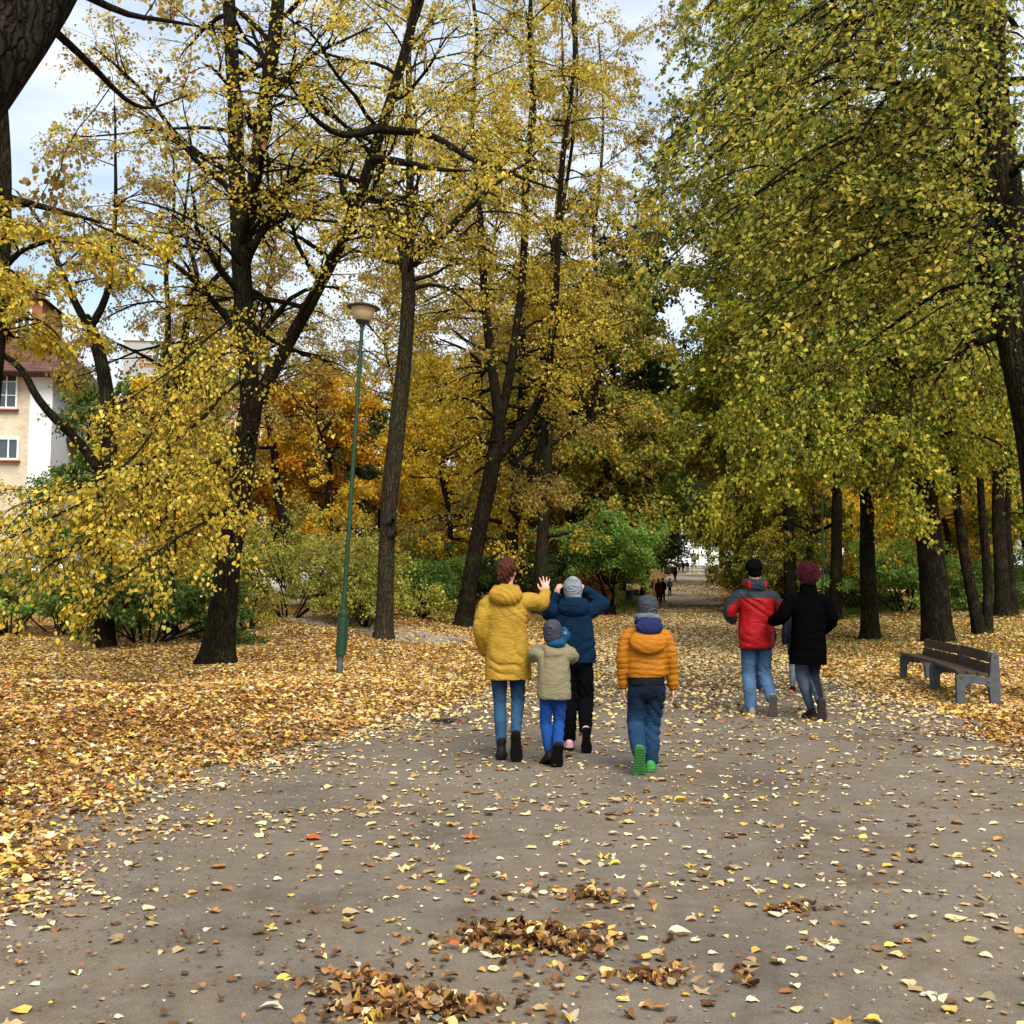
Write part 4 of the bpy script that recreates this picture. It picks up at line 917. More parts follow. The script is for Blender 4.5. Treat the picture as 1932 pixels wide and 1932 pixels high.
def person(base, S, label, detail=1, rz=0, group=None):
    """S: joints in metres; x right, y forward (away), z up"""
    e = empty('person', base, label, 'person', group, rz); vb = .0055 if detail else .02; vc = .011 if detail else .02; k = S['k']  # k = body scale (1 = adult)
    J = S; R = yawR(J.get('yaw', 0), J.get('pitch', 0), J.get('roll', 0)); sh = J['sh']; el = J['el']; wr = J['wr']; hip = J['hip']; kn = J['kn']; an = J['an']
    hc = Vector(J['head']); hh = J['hh']
    body = head_parts(hc, hh, R)
    nk = lerp(sh[0], sh[1], .5); nk = Vector((nk.x, nk.y - .01 * k, nk.z)); 
    body.append(cap_tube([hc + R @ Vector((0, -.05, -.25)) * hh, nk + Vector((0, 0, .02 * k)), nk - Vector((0, 0, .06 * k))], [.058 * k, .06 * k, .075 * k]))
    hm = lerp(hip[0], hip[1], .5); shw = abs(sh[1][0] - sh[0][0]) / 2
    body.append(ztube([(hm.x, hm.y, hm.z - .06 * k, .12 * k, .085 * k), (hm.x, hm.y, hm.z + .05 * k, .13 * k, .085 * k), (lerp(hm, nk, .5).x, lerp(hm, nk, .5).y, lerp(hm, nk, .5).z, .11 * k, .075 * k), (nk.x, nk.y, nk.z - .14 * k, .12 * k, .075 * k), (nk.x, nk.y, nk.z - .03 * k, .06 * k, .05 * k)]))
    for i in (0, 1):
        body.append(cap_tube(*chaikin([nk - Vector((0, 0, .08 * k)), lerp(nk, sh[i], .9) - Vector((0, 0, .05 * k)), lerp(sh[i], el[i], .5), el[i], wr[i]], [.04 * k, .038 * k, .036 * k, .03 * k, .022 * k])))
        body.append(cap_tube([hip[i], kn[i], an[i]], [.065 * k, .045 * k, .032 * k]))
        hd = J['hand'][i]; body += hand(wr[i], hd[0], hd[1], hd[2], hd[3] if len(hd) > 3 else k, hd[4] if len(hd) > 4 else .5, hd[5] if len(hd) > 5 else .12)
    blend('body', body, vb, M['skin'], e, 2 if detail else 1)
    # trousers
    tr = J['trouser']; rr = tr.get('r', [.092, .066, .052]); P_ = [ell((hm.x, hm.y - .01, hm.z + .0), (tr.get('hipw', .165) * k, .118 * k, .13 * k))]
    for i in (0, 1):
        kk = Vector(kn[i]); aa = lerp(kn[i], an[i], tr.get('len', .94)); up = lerp(hip[i], kn[i], .5); lo = lerp(kn[i], aa, .45) + Vector((0, -.015 * k, 0))
        P_.append(cap_tube([hip[i], up, kk, lo, aa], [rr[0] * k, (rr[0] * .55 + rr[1] * .45) * k, rr[1] * k, (rr[1] * .6 + rr[2] * .45) * k, rr[2] * k], None, 14))
    blend('trousers', P_, vc * .85, tr['mat'], e, 3, wrinkle(tr.get('amp', .006) * 1.4, 9, 13, .8, 3) if detail else None, tr.get('colf'))
    # jacket
    ja = J['jacket']; vv = vc * .8
    P_ = [ztube(ja['secs'], 28)]; sr = ja['sr']
    for i in (0, 1):
        ww = lerp(el[i], wr[i], ja.get('slen', .95)); s0 = Vector(sh[i])
        P_.append(cap_tube(*chaikin([lerp(nk, s0, .3) - Vector((0, 0, .075 * k)), lerp(nk, s0, .93) - Vector((0, 0, .035 * k)), lerp(s0, el[i], .5), el[i], lerp(el[i], ww, .5), ww], [sr[0] * .8, sr[0], (sr[0] + sr[1]) / 2 * 1.02, sr[1], (sr[1] + sr[2]) / 2, sr[2]]), None, 14))
    for q in ja.get('extra', []): P_.append(q)
    jk = blend(ja.get('name', 'jacket'), P_, vv, ja['mat'], e, 4, ja.get('disp') if detail else None, ja.get('colf'))
    if 'hood' in ja:
        hd = ja['hood']; blend('hood', hd['parts'], .009, hd.get('mat', ja['mat']), jk, 3, hd.get('disp', wrinkle(.007, 16, 22, .5, 9)), hd.get('colf'))
    for nm, parts, mat, dsp in J.get('more', []): blend(nm, parts, .008 if detail else .02, mat, e, 3, dsp)
    for i in (0, 1):
        f, u = J['foot'][i]; so = J['shoe']; shoe(e, an[i], f, u, so.get('k', k), so['mat'][i] if isinstance(so['mat'], (list, tuple)) else so['mat'], so['sole'], so.get('boot', 0), so.get('w', 1.15))
    return e
FLAT = ((0, 1, 0), (0, 0, 1)); LIFT = ((.02, .30, -.95), (0, .95, .30)); LIFT2 = ((.0, .55, -.83), (0, .83, .55))
def hoodbag(c, w, d, h, k=1, ring=True):
    """hood lying on the back: c = nape point"""
    c = Vector(c); P_ = [ell(c + Vector((0, -.055, -.075)) * k, (w, d, h), Matrix.Rotation(-.3, 3, 'X'), 18)]
    if ring:
        pts = []
        for a in np.linspace(-2.2, 2.2, 15): pts.append(c + Vector((math.sin(a) * w * .66, -math.cos(a) * .085 * k + .02, -.022 * k - .028 * k * math.cos(a))))
        P_.append(cap_tube(pts, [.024 * k + .012 * k * math.cos(x) for x in np.linspace(-1.5, 1.5, 15)], None, 10))
    return P_
cl_yellow = m_cloth('yellow_raincoat', (.32, .185, .020), .55, var=.25, spec=.12, bump=.3)
cl_denim = m_cloth('blue_denim', (.035, .085, .17), .85, var=.35, attr=True); cl_beige = m_cloth('beige_parka', (.19, .165, .10), .85, var=.2)
cl_navy = m_cloth('dark_blue_jacket', (.0035, .014, .033), .9, var=.25, spec=.04); cl_blackp = m_cloth('black_trousers', (.003, .003, .004), .95, var=.2, spec=.02)
cl_blue = m_cloth('bright_blue_trousers', (.009, .045, .18), .8, var=.2); cl_orange = m_cloth('orange_quilted_jacket', (.34, .12, .006), .55, var=.25, spec=.12, bump=.3)
cl_red = m_cloth('red_and_grey_jacket', (.6, .01, .012), .5, var=.3, spec=.14, attr=True, bump=.3); cl_coat = m_cloth('black_coat', (.0022, .0022, .0025), 1., var=.2, spec=.0)
cl_beanie = m_cloth('dark_grey_knit', (.045, .052, .06), .95, var=.3, bump=.8); cl_beanie2 = m_cloth('purple_grey_knit', (.055, .052, .07), .95, var=.3, bump=.8); cl_lightgrey = m_cloth('light_grey_knit', (.20, .22, .25), .95, var=.2, bump=.7)
cl_snood = m_cloth('navy_scarf', (.016, .02, .07), .95, var=.3); cl_greyscarf = m_cloth('grey_scarf', (.12, .13, .16), .95, var=.3); cl_teal = m_cloth('blue_hood', (.008, .055, .12), .85, var=.2)
cl_cuff = m_cloth('black_rib_cuff', (.01, .01, .012), .95)
m_boot = m_simple('black_leather', (.007, .006, .006), .6, .3, 20, .15); m_sole = m_simple('black_rubber', (.007, .007, .007), .9, .3, 30, .08)
m_green = m_simple('green_trainer', (.03, .22, .035), .6, .2, 20); m_greens = m_simple('green_rubber', (.035, .14, .035), .8, .3, 30); m_pink = m_simple('pink_white_trainer', (.75, .35, .45), .6, .3, 30); m_greysh = m_simple('grey_trainer', (.22, .2, .2), .8, .3, 30); m_greysole = m_simple('grey_brown_sole', (.09, .08, .065), .85, .3, 30)
def m_hair(name, dark, light):
    t = NT(name); v = t.coords((1, 1, 1)); w = t.n('ShaderNodeTexWave', i_Scale=26.0, i_Distortion=9.0, i_Detail=2.0, bands_direction='DIAGONAL'); t.l(v, w.inputs['Vector'])
    n = t.noise(v, 18, 3); c = t.ramp(w.outputs['Fac'], [(.1, dark), (.9, light)]); c = t.mix(c, t.ramp(n, [(.3, (.5, .5, .5)), (.7, (1.15, 1.15, 1.15))]), 1., 'MULTIPLY')
    return t.done(t.pbsdf(c, .5, t.bump(w.outputs['Fac'], .8, .01), spec=.15))
h_red = m_hair('auburn_hair', (.03, .008, .004), (.15, .04, .015)); h_mag = m_hair('magenta_hair', (.03, .004, .010), (.13, .015, .035)); h_dark = m_cloth('black_knit_hat', (.004, .004, .004), 1., spec=.0)
def denim(k0, k1, zk):
    """jeans: shade on the thighs painted as darker cloth above zk, plus slight wear"""
    def f(p):
        t = 1 / (1 + math.exp((p[2] - zk) * 22)); n = noise.noise(Vector((p[0] * 9, p[1] * 9, p[2] * 6))) * .3
        return [max(.002, a * (1 - t) + b * t) * (1 + n) for a, b in zip(k0, k1)]
    return f
def strands(parent, c, r, R, mat, n, seed, L=.05, rad=.0022, curly=0, name='hair_strands', zmin=-1):
    rn = random.Random(seed); b = MB(); c = Vector(c)
    for _ in range(n):
        d = Vector((rn.gauss(0, 1), rn.gauss(-.4, 1), rn.gauss(.3, 1))).normalized()
        if d.z < zmin or d.y > .5: continue
        p = c + R @ Vector((d.x * r[0], d.y * r[1], d.z * r[2])); t = Vector((rn.gauss(0, 1), rn.gauss(0, 1), rn.gauss(0, 1))); t = (t - d * t.dot(d)).normalized(); u = d.cross(t)
        pts = []
        for s in range(7):
            a = s / 6; q = p + R @ d * (.003 + .012 * math.sin(a * PI) + (curly * .02 * a)) + t * L * a
            if curly: q = q + (t * math.cos(a * 8) + u * math.sin(a * 8)) * .012 * curly
            pts.append(q)
        b.tube(pts, [rad] * 6 + [rad * .4], 4)
    return b.build(name, mat, parent, True)
def on(px, py, dz=0):
    c = gp(px, py); return np.array([c[0], c[1], c[2] + .008 + dz])
dn = (0, -.2, -1)
# ---- woman in the yellow coat
B = on(958, 1434); yk = 1.0
S = dict(k=.97, head=(-.005, .0, 1.635), hh=.225, yaw=-.42, pitch=-.05, sh=[(-.185, 0, 1.40), (.165, 0, 1.40)], el=[(-.245, -.03, 1.12), (.30, .12, 1.345)], wr=[(-.205, .11, .93), (.345, .33, 1.445)],
    hip=[(-.085, 0, .86), (.085, 0, .86)], kn=[(-.070, .02, .47), (.088, .04, .50)], an=[(-.056, -.02, .09), (.07, -.16, .205)],
    hand=[((.15, .3, -1), (-1, 0, 0), (0, 1, 0), .95, .6), ((-.03, .2, 1), (0, -1, .2), (-1, 0, .2), 1.02, .12, .2)],
    foot=[FLAT, ((.03, .20, -.98), (.0, .98, .20))], shoe=dict(mat=m_boot, sole=m_sole, boot=.06, k=.97, w=1.2),
    trouser=dict(mat=cl_denim, r=[.086, .060, .047], len=.87, colf=denim((.012, .026, .06), (.026, .07, .135), .58)),
    jacket=dict(name='raincoat', mat=cl_yellow, sr=[.078, .068, .060], slen=.97, disp=wrinkle(.014, 5, 6, 1.1, 1),
        secs=[(.005, -.0, .685, .205, .145), (.005, 0, .75, .200, .142), (.0, 0, .95, .186, .13), (-.01, 0, 1.12, .175, .12), (-.01, 0, 1.27, .176, .118), (-.01, 0, 1.36, .155, .105), (-.01, 0, 1.42, .12, .09), (-.01, 0, 1.455, .085, .075), (-.01, 0, 1.50, .062, .062)],
        hood=dict(parts=hoodbag((-.02, -.03, 1.50), .150, .085, .105), disp=wrinkle(.010, 10, 16, .8, 4))),
    more=[('hair', [ell((-.010, -.03, 1.665), (.086, .108, .096), None, 18), ell((-.02, -.105, 1.64), (.045, .035, .085), yawR(0, 0, .35), 14), ell((-.03, -.05, 1.575), (.062, .055, .06), None, 12)], h_red, lambda p: .0055 * math.sin(p[2] * 95 + p[0] * 120 + 1.5 * math.sin(p[0] * 40)) + .004 * noise.noise(Vector(p) * 30))])
w1 = person(B, S, 'woman in a long yellow hooded coat and blue jeans raising her right hand')
strands(w1, (-.015, -.035, 1.66), (.094, .112, .10), Matrix.Identity(3), h_red, 26, 3, .06, .0014)
# ---- small child in the beige parka
B = on(1043, 1444)
S = dict(k=.70, head=(.0, .0, 1.115), hh=.195, pitch=.12, yaw=-.2, sh=[(-.125, 0, .945), (.125, 0, .945)], el=[(-.165, .08, .90), (.175, .10, .885)], wr=[(-.12, .25, .955), (.08, .24, .98)],
    hip=[(-.055, 0, .60), (.065, 0, .60)], kn=[(-.06, .03, .33), (.055, .03, .34)], an=[(-.028, -.05, .10), (.035, -.17, .165)],
    hand=[((.5, .6, .6), (-1, 0, .3), (0, 0, 1), .66, .5), ((-.5, .6, .6), (1, 0, .3), (0, 0, 1), .66, .5)],
    foot=[((-.25, .8, -.3), (0, .3, 1)), ((-.1, .40, -.90), (0, .9, .4))], shoe=dict(mat=m_boot, sole=m_sole, boot=.05, k=.80, w=1.45),
    trouser=dict(mat=cl_blue, r=[.086, .070, .062], len=.88, amp=.006),
    jacket=dict(name='parka', mat=cl_beige, sr=[.068, .062, .05], slen=.9, disp=wrinkle(.013, 8, 10, .3, 5),
        secs=[(.01, 0, .545, .142, .115), (.01, 0, .60, .144, .115), (.01, 0, .72, .136, .108), (.005, 0, .83, .132, .10), (0, 0, .93, .128, .09), (0, 0, .985, .095, .08), (0, 0, 1.01, .055, .06)], extra=[ell((-.0, -.05, .93), (.105, .055, .055))]),
    more=[('beanie', [ell((.0, -.015, 1.135), (.083, .093, .088), None, 18), cap_tube([(0, -.012, 1.075), (0, -.012, 1.13)], [.080, .083], [.09, .092], 18)], cl_beanie2, None),
          ('hood_collar', [ell((.03, -.03, 1.015), (.085, .075, .045)), ell((.105, .0, 1.075), (.052, .06, .055), yawR(0, 0, .5)), cap_tube([(.07, -.03, 1.02), (.12, -.01, 1.09), (.10, .04, 1.13)], [.04, .045, .03])], cl_teal, wrinkle(.006, 20, 30, .3, 2))])
c1 = person(B, S, 'small child in a beige parka, purple-grey beanie and bright blue trousers')
obj_b = MB().lathe([(.002, 0), (.014, .001), (.015, .004), (.004, .007)], (.105, -.065, 1.105), 10, Matrix.Rotation(PI / 2, 3, 'X')).build('hood_badge', cl_lightgrey, c1, True)
# ---- hooded figure in dark blue, hands at the face
B = on(1083, 1417)
S = dict(k=.92, head=(-.005, .04, 1.475), hh=.215, pitch=.28, sh=[(-.165, 0, 1.30), (.155, 0, 1.30)], el=[(-.235, .14, 1.235), (.300, .08, 1.335)], wr=[(-.15, .17, 1.415), (.12, .05, 1.475)],
    hip=[(-.065, 0, .82), (.09, 0, .82)], kn=[(-.045, .03, .44), (.11, .03, .46)], an=[(-.045, -.02, .09), (.097, -.19, .185)],
    hand=[((.18, -.1, 1), (-.8, -.6, 0), (.3, .8, 0), .92, .75, .14), ((-.85, -.05, .5), (.3, -.7, .7), (-.2, .5, .5), .92, .25, .06)],
    foot=[FLAT, ((.02, .28, -.96), (0, .96, .28))], shoe=dict(mat=m_pink, sole=m_sole, boot=.0, k=.95, w=1.1),
    trouser=dict(mat=cl_blackp, r=[.098, .082, .064], len=.92, amp=.009),
    jacket=dict(mat=cl_navy, sr=[.075, .066, .048], slen=.97, disp=wrinkle(.014, 6, 8, -.8, 7),
        secs=[(.035, 0, .80, .172, .125), (.035, 0, .86, .178, .128), (.02, 0, 1.0, .178, .125), (.0, 0, 1.14, .18, .12), (-.005, 0, 1.27, .165, .11), (0, .01, 1.345, .115, .09), (0, .02, 1.39, .065, .065)],
        hood=dict(parts=hoodbag((0, -.02, 1.385), .155, .075, .10) , disp=wrinkle(.010, 9, 15, .4, 11))),
    more=[('beanie', [ell((-.005, .0, 1.505), (.090, .105, .095), yawR(0, .3), 18), cap_tube([(0, -.01, 1.44), (0, -.005, 1.50)], [.082, .089], [.09, .10], 18), ell((-.005, -.035, 1.565), (.055, .06, .04))], cl_lightgrey, wrinkle(.003, 14, 26, 0, 3))])
p3 = person(B, S, 'taller child in a dark blue jacket and light grey beanie, hands at the face')
# ---- boy in the orange quilted jacket
B = on(1219, 1457)
def quilt(p):
    z = p[2] + .01 * math.sin(p[0] * 14); n = noise.noise(Vector((p[0] * 9, p[1] * 9, p[2] * 16)))
    return .0085 * (abs(math.sin((z + .012 * n) * PI / .048)) ** .5) - .006 + .006 * n
S = dict(k=.84, head=(.03, .02, 1.315), hh=.205, pitch=.04, yaw=-.25, sh=[(-.145, 0, 1.135), (.165, 0, 1.135)], el=[(-.185, -.015, .90), (.215, -.01, .895)], wr=[(-.178, .03, .665), (.232, .03, .655)],
    hip=[(-.065, 0, .66), (.085, 0, .66)], kn=[(-.085, .02, .37), (.055, .035, .36)], an=[(-.080, -.20, .175), (.035, -.02, .085)],
    hand=[((.05, .05, -1), (-1, -.1, 0), (0, 1, 0), .92, .45, .14), ((-.02, .05, -1), (1, -.1, 0), (0, 1, 0), .92, .5, .14)],
    foot=[((-.03, .22, -.97), (0, .97, .22)), ((.12, .95, -.1), (0, .1, 1))], shoe=dict(mat=m_green, sole=m_greens, boot=.0, k=.98, w=1.15),
    trouser=dict(mat=cl_denim, r=[.098, .083, .072], len=.98, amp=.009, hipw=.168, colf=denim((.005, .010, .022), (.012, .036, .075), .47)),
    jacket=dict(mat=cl_orange, sr=[.064, .056, .045], slen=.86, disp=quilt,
        secs=[(.01, 0, .755, .158, .115), (.01, 0, .78, .168, .122), (.01, 0, .86, .165, .12), (.01, 0, .98, .163, .118), (.01, 0, 1.08, .160, .11), (.01, 0, 1.145, .125, .09), (.01, 0, 1.18, .08, .07)],
        hood=dict(parts=hoodbag((.015, -.055, 1.125), .155, .06, .11), disp=wrinkle(.006, 10, 24, .2, 14))),
    more=[('beanie', [ell((.03, .0, 1.345), (.088, .10, .086), None, 18), cap_tube([(.03, .0, 1.27), (.03, 0, 1.34)], [.084, .088], [.094, .1], 18)], cl_beanie, wrinkle(.005, 10, 26, 0, 5)),
          ('scarf', [ell((.02, -.02, 1.205), (.115, .10, .045), yawR(0, -.25), 18), ell((.02, -.115, 1.165), (.115, .055, .072), yawR(0, -.3), 16)], cl_snood, wrinkle(.007, 14, 34, .4, 6)),
          ('scarf_lining', [cap_tube([(-.06, .04, 1.245), (-.04, -.055, 1.245), (.03, -.085, 1.25), (.09, -.05, 1.235), (.105, .04, 1.23)], [.03, .032, .034, .032, .03])], cl_greyscarf, wrinkle(.005, 14, 34, .4, 6)),
          ('pullover', [ztube([(.01, 0, .69, .148, .108), (.01, 0, .78, .150, .110)])], cl_cuff, None),
          ('cuff', [cap_tube([(-.180, .02, .725), (-.179, .03, .675)], [.034, .031])], cl_cuff, None), ('cuff', [cap_tube([(.228, .02, .715), (.231, .03, .665)], [.034, .031])], cl_cuff, None)])
p4 = person(B, S, 'boy in an orange quilted jacket, dark grey beanie, jeans and green trainers')
# ---- man in the red jacket
B = on(1430, 1350)
RED = (.28, .003, .005); SL = (.018, .024, .033)
def redcol(p):
    x, y, z = p; ax = abs(x)
    if z > 1.475: return SL
    if ax < .235 and z < 1.40 + .0 * ax: return RED if ax < .215 or z < 1.0 else SL
    if ax >= .235:
        return RED if (1.19 < z < 1.395 - (ax - .235) * .9 and ax < .355) else SL
    return SL
S = dict(k=1.04, head=(-.02, .0, 1.745), hh=.235, pitch=.0, sh=[(-.205, 0, 1.475), (.195, 0, 1.475)], el=[(-.325, .02, 1.22), (.315, .02, 1.22)], wr=[(-.24, .22, 1.13), (.22, .26, 1.16)],
    hip=[(-.09, 0, .90), (.09, 0, .90)], kn=[(-.105, .03, .49), (.09, .04, .50)], an=[(-.085, -.02, .09), (.125, -.20, .205)],
    hand=[((.4, .9, -.3), (-1, 0, 0), (0, .2, 1), 1, .7), ((-.4, .9, 0), (1, 0, 0), (0, .2, 1), 1, .7)],
    foot=[FLAT, ((.02, .26, -.96), (0, .96, .26))], shoe=dict(mat=m_greysh, sole=m_greysole, boot=0, k=1.06),
    trouser=dict(mat=cl_denim, r=[.098, .078, .068], len=.96, amp=.009, colf=denim((.022, .05, .10), (.065, .125, .22), .62)),
    jacket=dict(mat=cl_red, sr=[.088, .078, .062], slen=.9, disp=wrinkle(.014, 6, 7, .6, 21), colf=redcol,
        secs=[(.0, 0, .80, .205, .15), (0, 0, .83, .216, .155), (0, 0, .98, .214, .155), (0, 0, 1.06, .208, .15), (0, 0, 1.22, .205, .145), (0, 0, 1.36, .20, .14), (0, 0, 1.45, .175, .12), (0, 0, 1.51, .13, .105), (0, 0, 1.555, .10, .09), (0, 0, 1.60, .07, .075)],
        hood=dict(parts=[cap_tube([(-.115, .03, 1.59), (-.09, -.06, 1.585), (0, -.10, 1.575), (.09, -.06, 1.585), (.115, .03, 1.59)], [.045, .052, .056, .052, .045]), ell((0, -.095, 1.545), (.12, .05, .075))], colf=lambda p: RED if abs(p[0]) > .085 and p[2] < 1.60 else SL)),
    more=[('hat', [ell((-.02, -.02, 1.785), (.105, .118, .10), None, 18), ell((-.02, -.045, 1.72), (.085, .07, .075))], h_dark, lambda p: .007 * noise.noise(Vector(p) * 45))])
p5 = person(B, S, 'man in a red and slate grey jacket, black hat and worn blue jeans')
# ---- woman in the black coat
B = on(1530, 1358)
S = dict(k=.99, head=(.0, .0, 1.655), hh=.225, sh=[(-.185, 0, 1.42), (.185, 0, 1.42)], el=[(-.31, .0, 1.18), (.275, -.02, 1.14)], wr=[(-.38, .16, 1.13), (.20, .17, 1.02)],
    hip=[(-.09, 0, .86), (.08, 0, .86)], kn=[(-.095, .04, .49), (.045, .03, .49)], an=[(.015, .02, .10), (.055, -.20, .20)],
    hand=[((-.3, .9, 0), (-1, 0, 0), (0, .2, 1), .92, .7), ((-.4, .9, -.2), (1, 0, 0), (0, .2, 1), .92, .7)],
    foot=[((-.2, .95, -.1), (0, .1, 1)), ((.03, .20, -.98), (0, .98, .2))], shoe=dict(mat=m_boot, sole=m_simple('dark_plum_sole', (.04, .025, .028), .8, .3, 30), boot=.0, k=1.0),
    trouser=dict(mat=cl_denim, r=[.09, .068, .05], len=.92, colf=lambda p: (.045, .065, .095) if p[0] < .0 + (.49 - p[2]) * .16 else (.008, .010, .016)),
    jacket=dict(name='coat', mat=cl_coat, sr=[.085, .085, .07], slen=.95, disp=wrinkle(.009, 6, 8, .2, 31),
        secs=[(-.02, 0, .63, .212, .15), (-.02, 0, .70, .215, .152), (-.01, 0, .9, .205, .15), (0, 0, 1.1, .195, .145), (0, 0, 1.26, .19, .135), (0, 0, 1.36, .165, .115), (0, 0, 1.43, .125, .10), (0, 0, 1.50, .10, .09), (0, 0, 1.57, .085, .085)]),
    more=[('hair', [ell((0, -.015, 1.70), (.112, .12, .105), None, 18), ell((0, -.04, 1.64), (.10, .09, .085))], h_mag, lambda p: .014 * noise.noise(Vector(p) * 38) + .006 * noise.noise(Vector(p) * 90))])
p6 = person(B, S, 'woman in a long black coat with short curly magenta hair')
strands(p6, (0, -.02, 1.685), (.115, .12, .115), Matrix.Identity(3), h_mag, 420, 8, .035, .0024, 1)
# ---- two partly hidden walkers ahead
def plain(k, cj, ct, ch, hem=.5, stride=.12, name='jacket', sh='hair'):
    z = lambda a: a * k
    return dict(k=k, head=(0, 0, z(1.62)), hh=.225 * (k ** .5), sh=[(-z(.18), 0, z(1.40)), (z(.18), 0, z(1.40))], el=[(-z(.235), -.02, z(1.14)), (z(.235), .02, z(1.14))], wr=[(-z(.225), .06, z(.90)), (z(.225), .1, z(.90))],
        hip=[(-z(.085), 0, z(.87)), (z(.085), 0, z(.87))], kn=[(-z(.08), stride * .6, z(.48)), (z(.08), stride * .2, z(.48))], an=[(-z(.07), stride, z(.085)), (z(.07), -stride, z(.12))],
        hand=[((0, .1, -1), (-1, 0, 0), (0, 1, 0), k, .5), ((0, .1, -1), (1, 0, 0), (0, 1, 0), k, .5)], foot=[FLAT, LIFT2], shoe=dict(mat=m_boot, sole=m_sole, boot=.05 if k < .9 else .02, k=k),
        trouser=dict(mat=ct, r=[.09, .066, .055]), jacket=dict(name=name, mat=cj, sr=[.07 * k, .06 * k, .05 * k], disp=wrinkle(.008, 7, 12, .3, int(k * 100)),
        secs=[(0, 0, z(hem * 1.65), z(.18), z(.13)), (0, 0, z(1.0), z(.17), z(.125)), (0, 0, z(1.25), z(.175), z(.12)), (0, 0, z(1.40), z(.15), z(.10)), (0, 0, z(1.47), z(.08), z(.075)), (0, 0, z(1.52), z(.06), z(.06))]),
        more=[(sh, [ell((0, -.012, z(1.66)), (.1 * k ** .5, .112 * k ** .5, .10 * k ** .5))], ch, None)])
cl_navy2 = m_cloth('navy_padded_coat', (.012, .014, .03), .7); cl_greyleg = m_cloth('grey_leggings', (.20, .21, .235), .9); cl_dkblue = m_cloth('dark_blue_trousers', (.02, .035, .10), .9)
person(on(1506, 1306), plain(.80, cl_navy2, cl_greyleg, cl_beanie, .42, .1, 'padded_coat', 'hat'), 'child in a navy padded coat and grey leggings half hidden by the black coat')
person(on(1440, 1306), plain(.74, cl_navy2, cl_dkblue, h_dark, .48, .05), 'child in dark blue trousers almost fully hidden behind the man in red')
# ---- far walkers
cl_wine = m_cloth('wine_coat', (.09, .018, .03), .8); cl_grey = m_cloth('grey_coat', (.09, .09, .10), .8); cl_pale = m_cloth('pale_hair', (.55, .48, .40), .9); cl_lblue = m_cloth('light_blue_coat', (.14, .34, .55), .8); cl_brown = m_cloth('brown_coat', (.07, .05, .04), .8)
for px, hpx, py, cj, ct, ch, lab, rz in [(1243, 49, 1141, cl_wine, cl_blackp, cl_pale, 'pale-haired walker in a wine-red coat on the far path above the orange jacket', PI), (1251, 44, 1135, cl_blackp, cl_blackp, h_dark, 'dark-clothed walker right behind the pale-haired walker', PI),
        (1264, 33, 1124, cl_grey, cl_blackp, h_dark, 'walker in a grey coat with a dark bag right of the pale-haired walker', 0), (1274, 25, 1098, cl_blackp, cl_blackp, h_dark, 'tiny dark walker on the slope above the grey-coated walker', 0),
        (1262, 22, 1087, cl_brown, cl_blackp, h_dark, 'tiny dark figure standing under the open stall tent', 0), (1282, 24, 1082, cl_grey, cl_blackp, h_dark, 'leftmost of three figures just right of the stall tent', 0), (1289, 24, 1082, cl_blackp, cl_dkblue, h_dark, 'middle one of three figures just right of the stall tent', PI),
        (1297, 24, 1081, cl_navy, cl_dkblue, h_dark, 'rightmost of three figures just right of the stall tent', 0), (1331, 14, 1084, cl_lblue, cl_grey, cl_pale, 'small child in light blue near the right edge of the far path', PI), (1311, 15, 1068, cl_blackp, cl_blackp, h_dark, 'distant dark walker at the top of the slope right of centre', 0),
        (1278, 12, 1055, cl_brown, cl_grey, h_dark, 'farthest walker in front of the bright building', 0), (1318, 14, 1066, cl_grey, cl_blackp, h_dark, 'distant grey walker at the far right of the top of the slope', 0)]:
    g_ = gp(px, py); k = hpx / F * g_[1] / 1.74; k = min(max(k, .55), 1.12)
    person((g_[0], g_[1], g_[2] + .01), plain(k, cj, ct, ch, .48), lab, detail=0, rz=rz)
# ------------------------------------------------------------------ benches
def bench(pA, pB, label):
    """pA near front foot, pB far front foot"""
    A = Vector(pA); Bv = Vector(pB); d = (Bv - A); L = Vector((d.x, d.y, 0)).length; rz = math.atan2(d.y, d.x) - PI / 2
    z = min(float(H(A.x, A.y)), float(H(Bv.x, Bv.y)))
    e = empty('park_bench', (A.x, A.y, z), label, 'bench', 'concrete and plank benches', rz)   # local: y along bench, x to the back
    prof = [(0, 0), (.10, 0), (.112, .26), (.15, .30), (.36, .285), (.40, .24), (.415, 0), (.53, 0), (.54, .40), (.525, .66), (.50, .705), (.455, .70), (.435, .66), (.405, .385), (.38, .372), (.10, .42), (.04, .425), (0, .39)]
    for y0 in (.0, L - .13):
        b = MB().prism(prof, y0, y0 + .13, 'y', .010)
        for q in ((.49, .655), (.06, .385), (.40, .33)): b.lathe([(.022, -.008), (.022, .006), (.012, .010)], (q[0], y0, q[1]), 10, Matrix.Rotation(PI / 2, 3, 'X'))
        b.build('end_frame', M['concrete'], e)
    for i, (x, zz) in enumerate([(.065, .425), (.195, .412), (.325, .398)]):
        MB().box((x, L / 2, zz + .02), (.115, L - .02, .04), Matrix.Rotation(.09, 3, 'Y'), .006).build('seat_plank', M['wood_plank'], e)
    for x, zz in ((.428, .64), (.404, .487)):
        MB().box((x, L / 2, zz), (.045, L - .20, .135), Matrix.Rotation(.12, 3, 'Y'), .006).build('back_plank', M['wood_plank'], e)
    for q in range(1):
        MB().box((.47, L * .5, .45), (.05, .06, .42), Matrix.Rotation(.1, 3, 'Y'), .006).build('back_brace', M['concrete'], e)
    return e
a = gp(1806, 1333); m_ = gp(1758, 1305); f_ = gp(1698, 1281)
dd = Vector(m_ - a).normalized()
bench(a, m_, 'nearer park bench with grey concrete ends and dark plank back, right of the path')
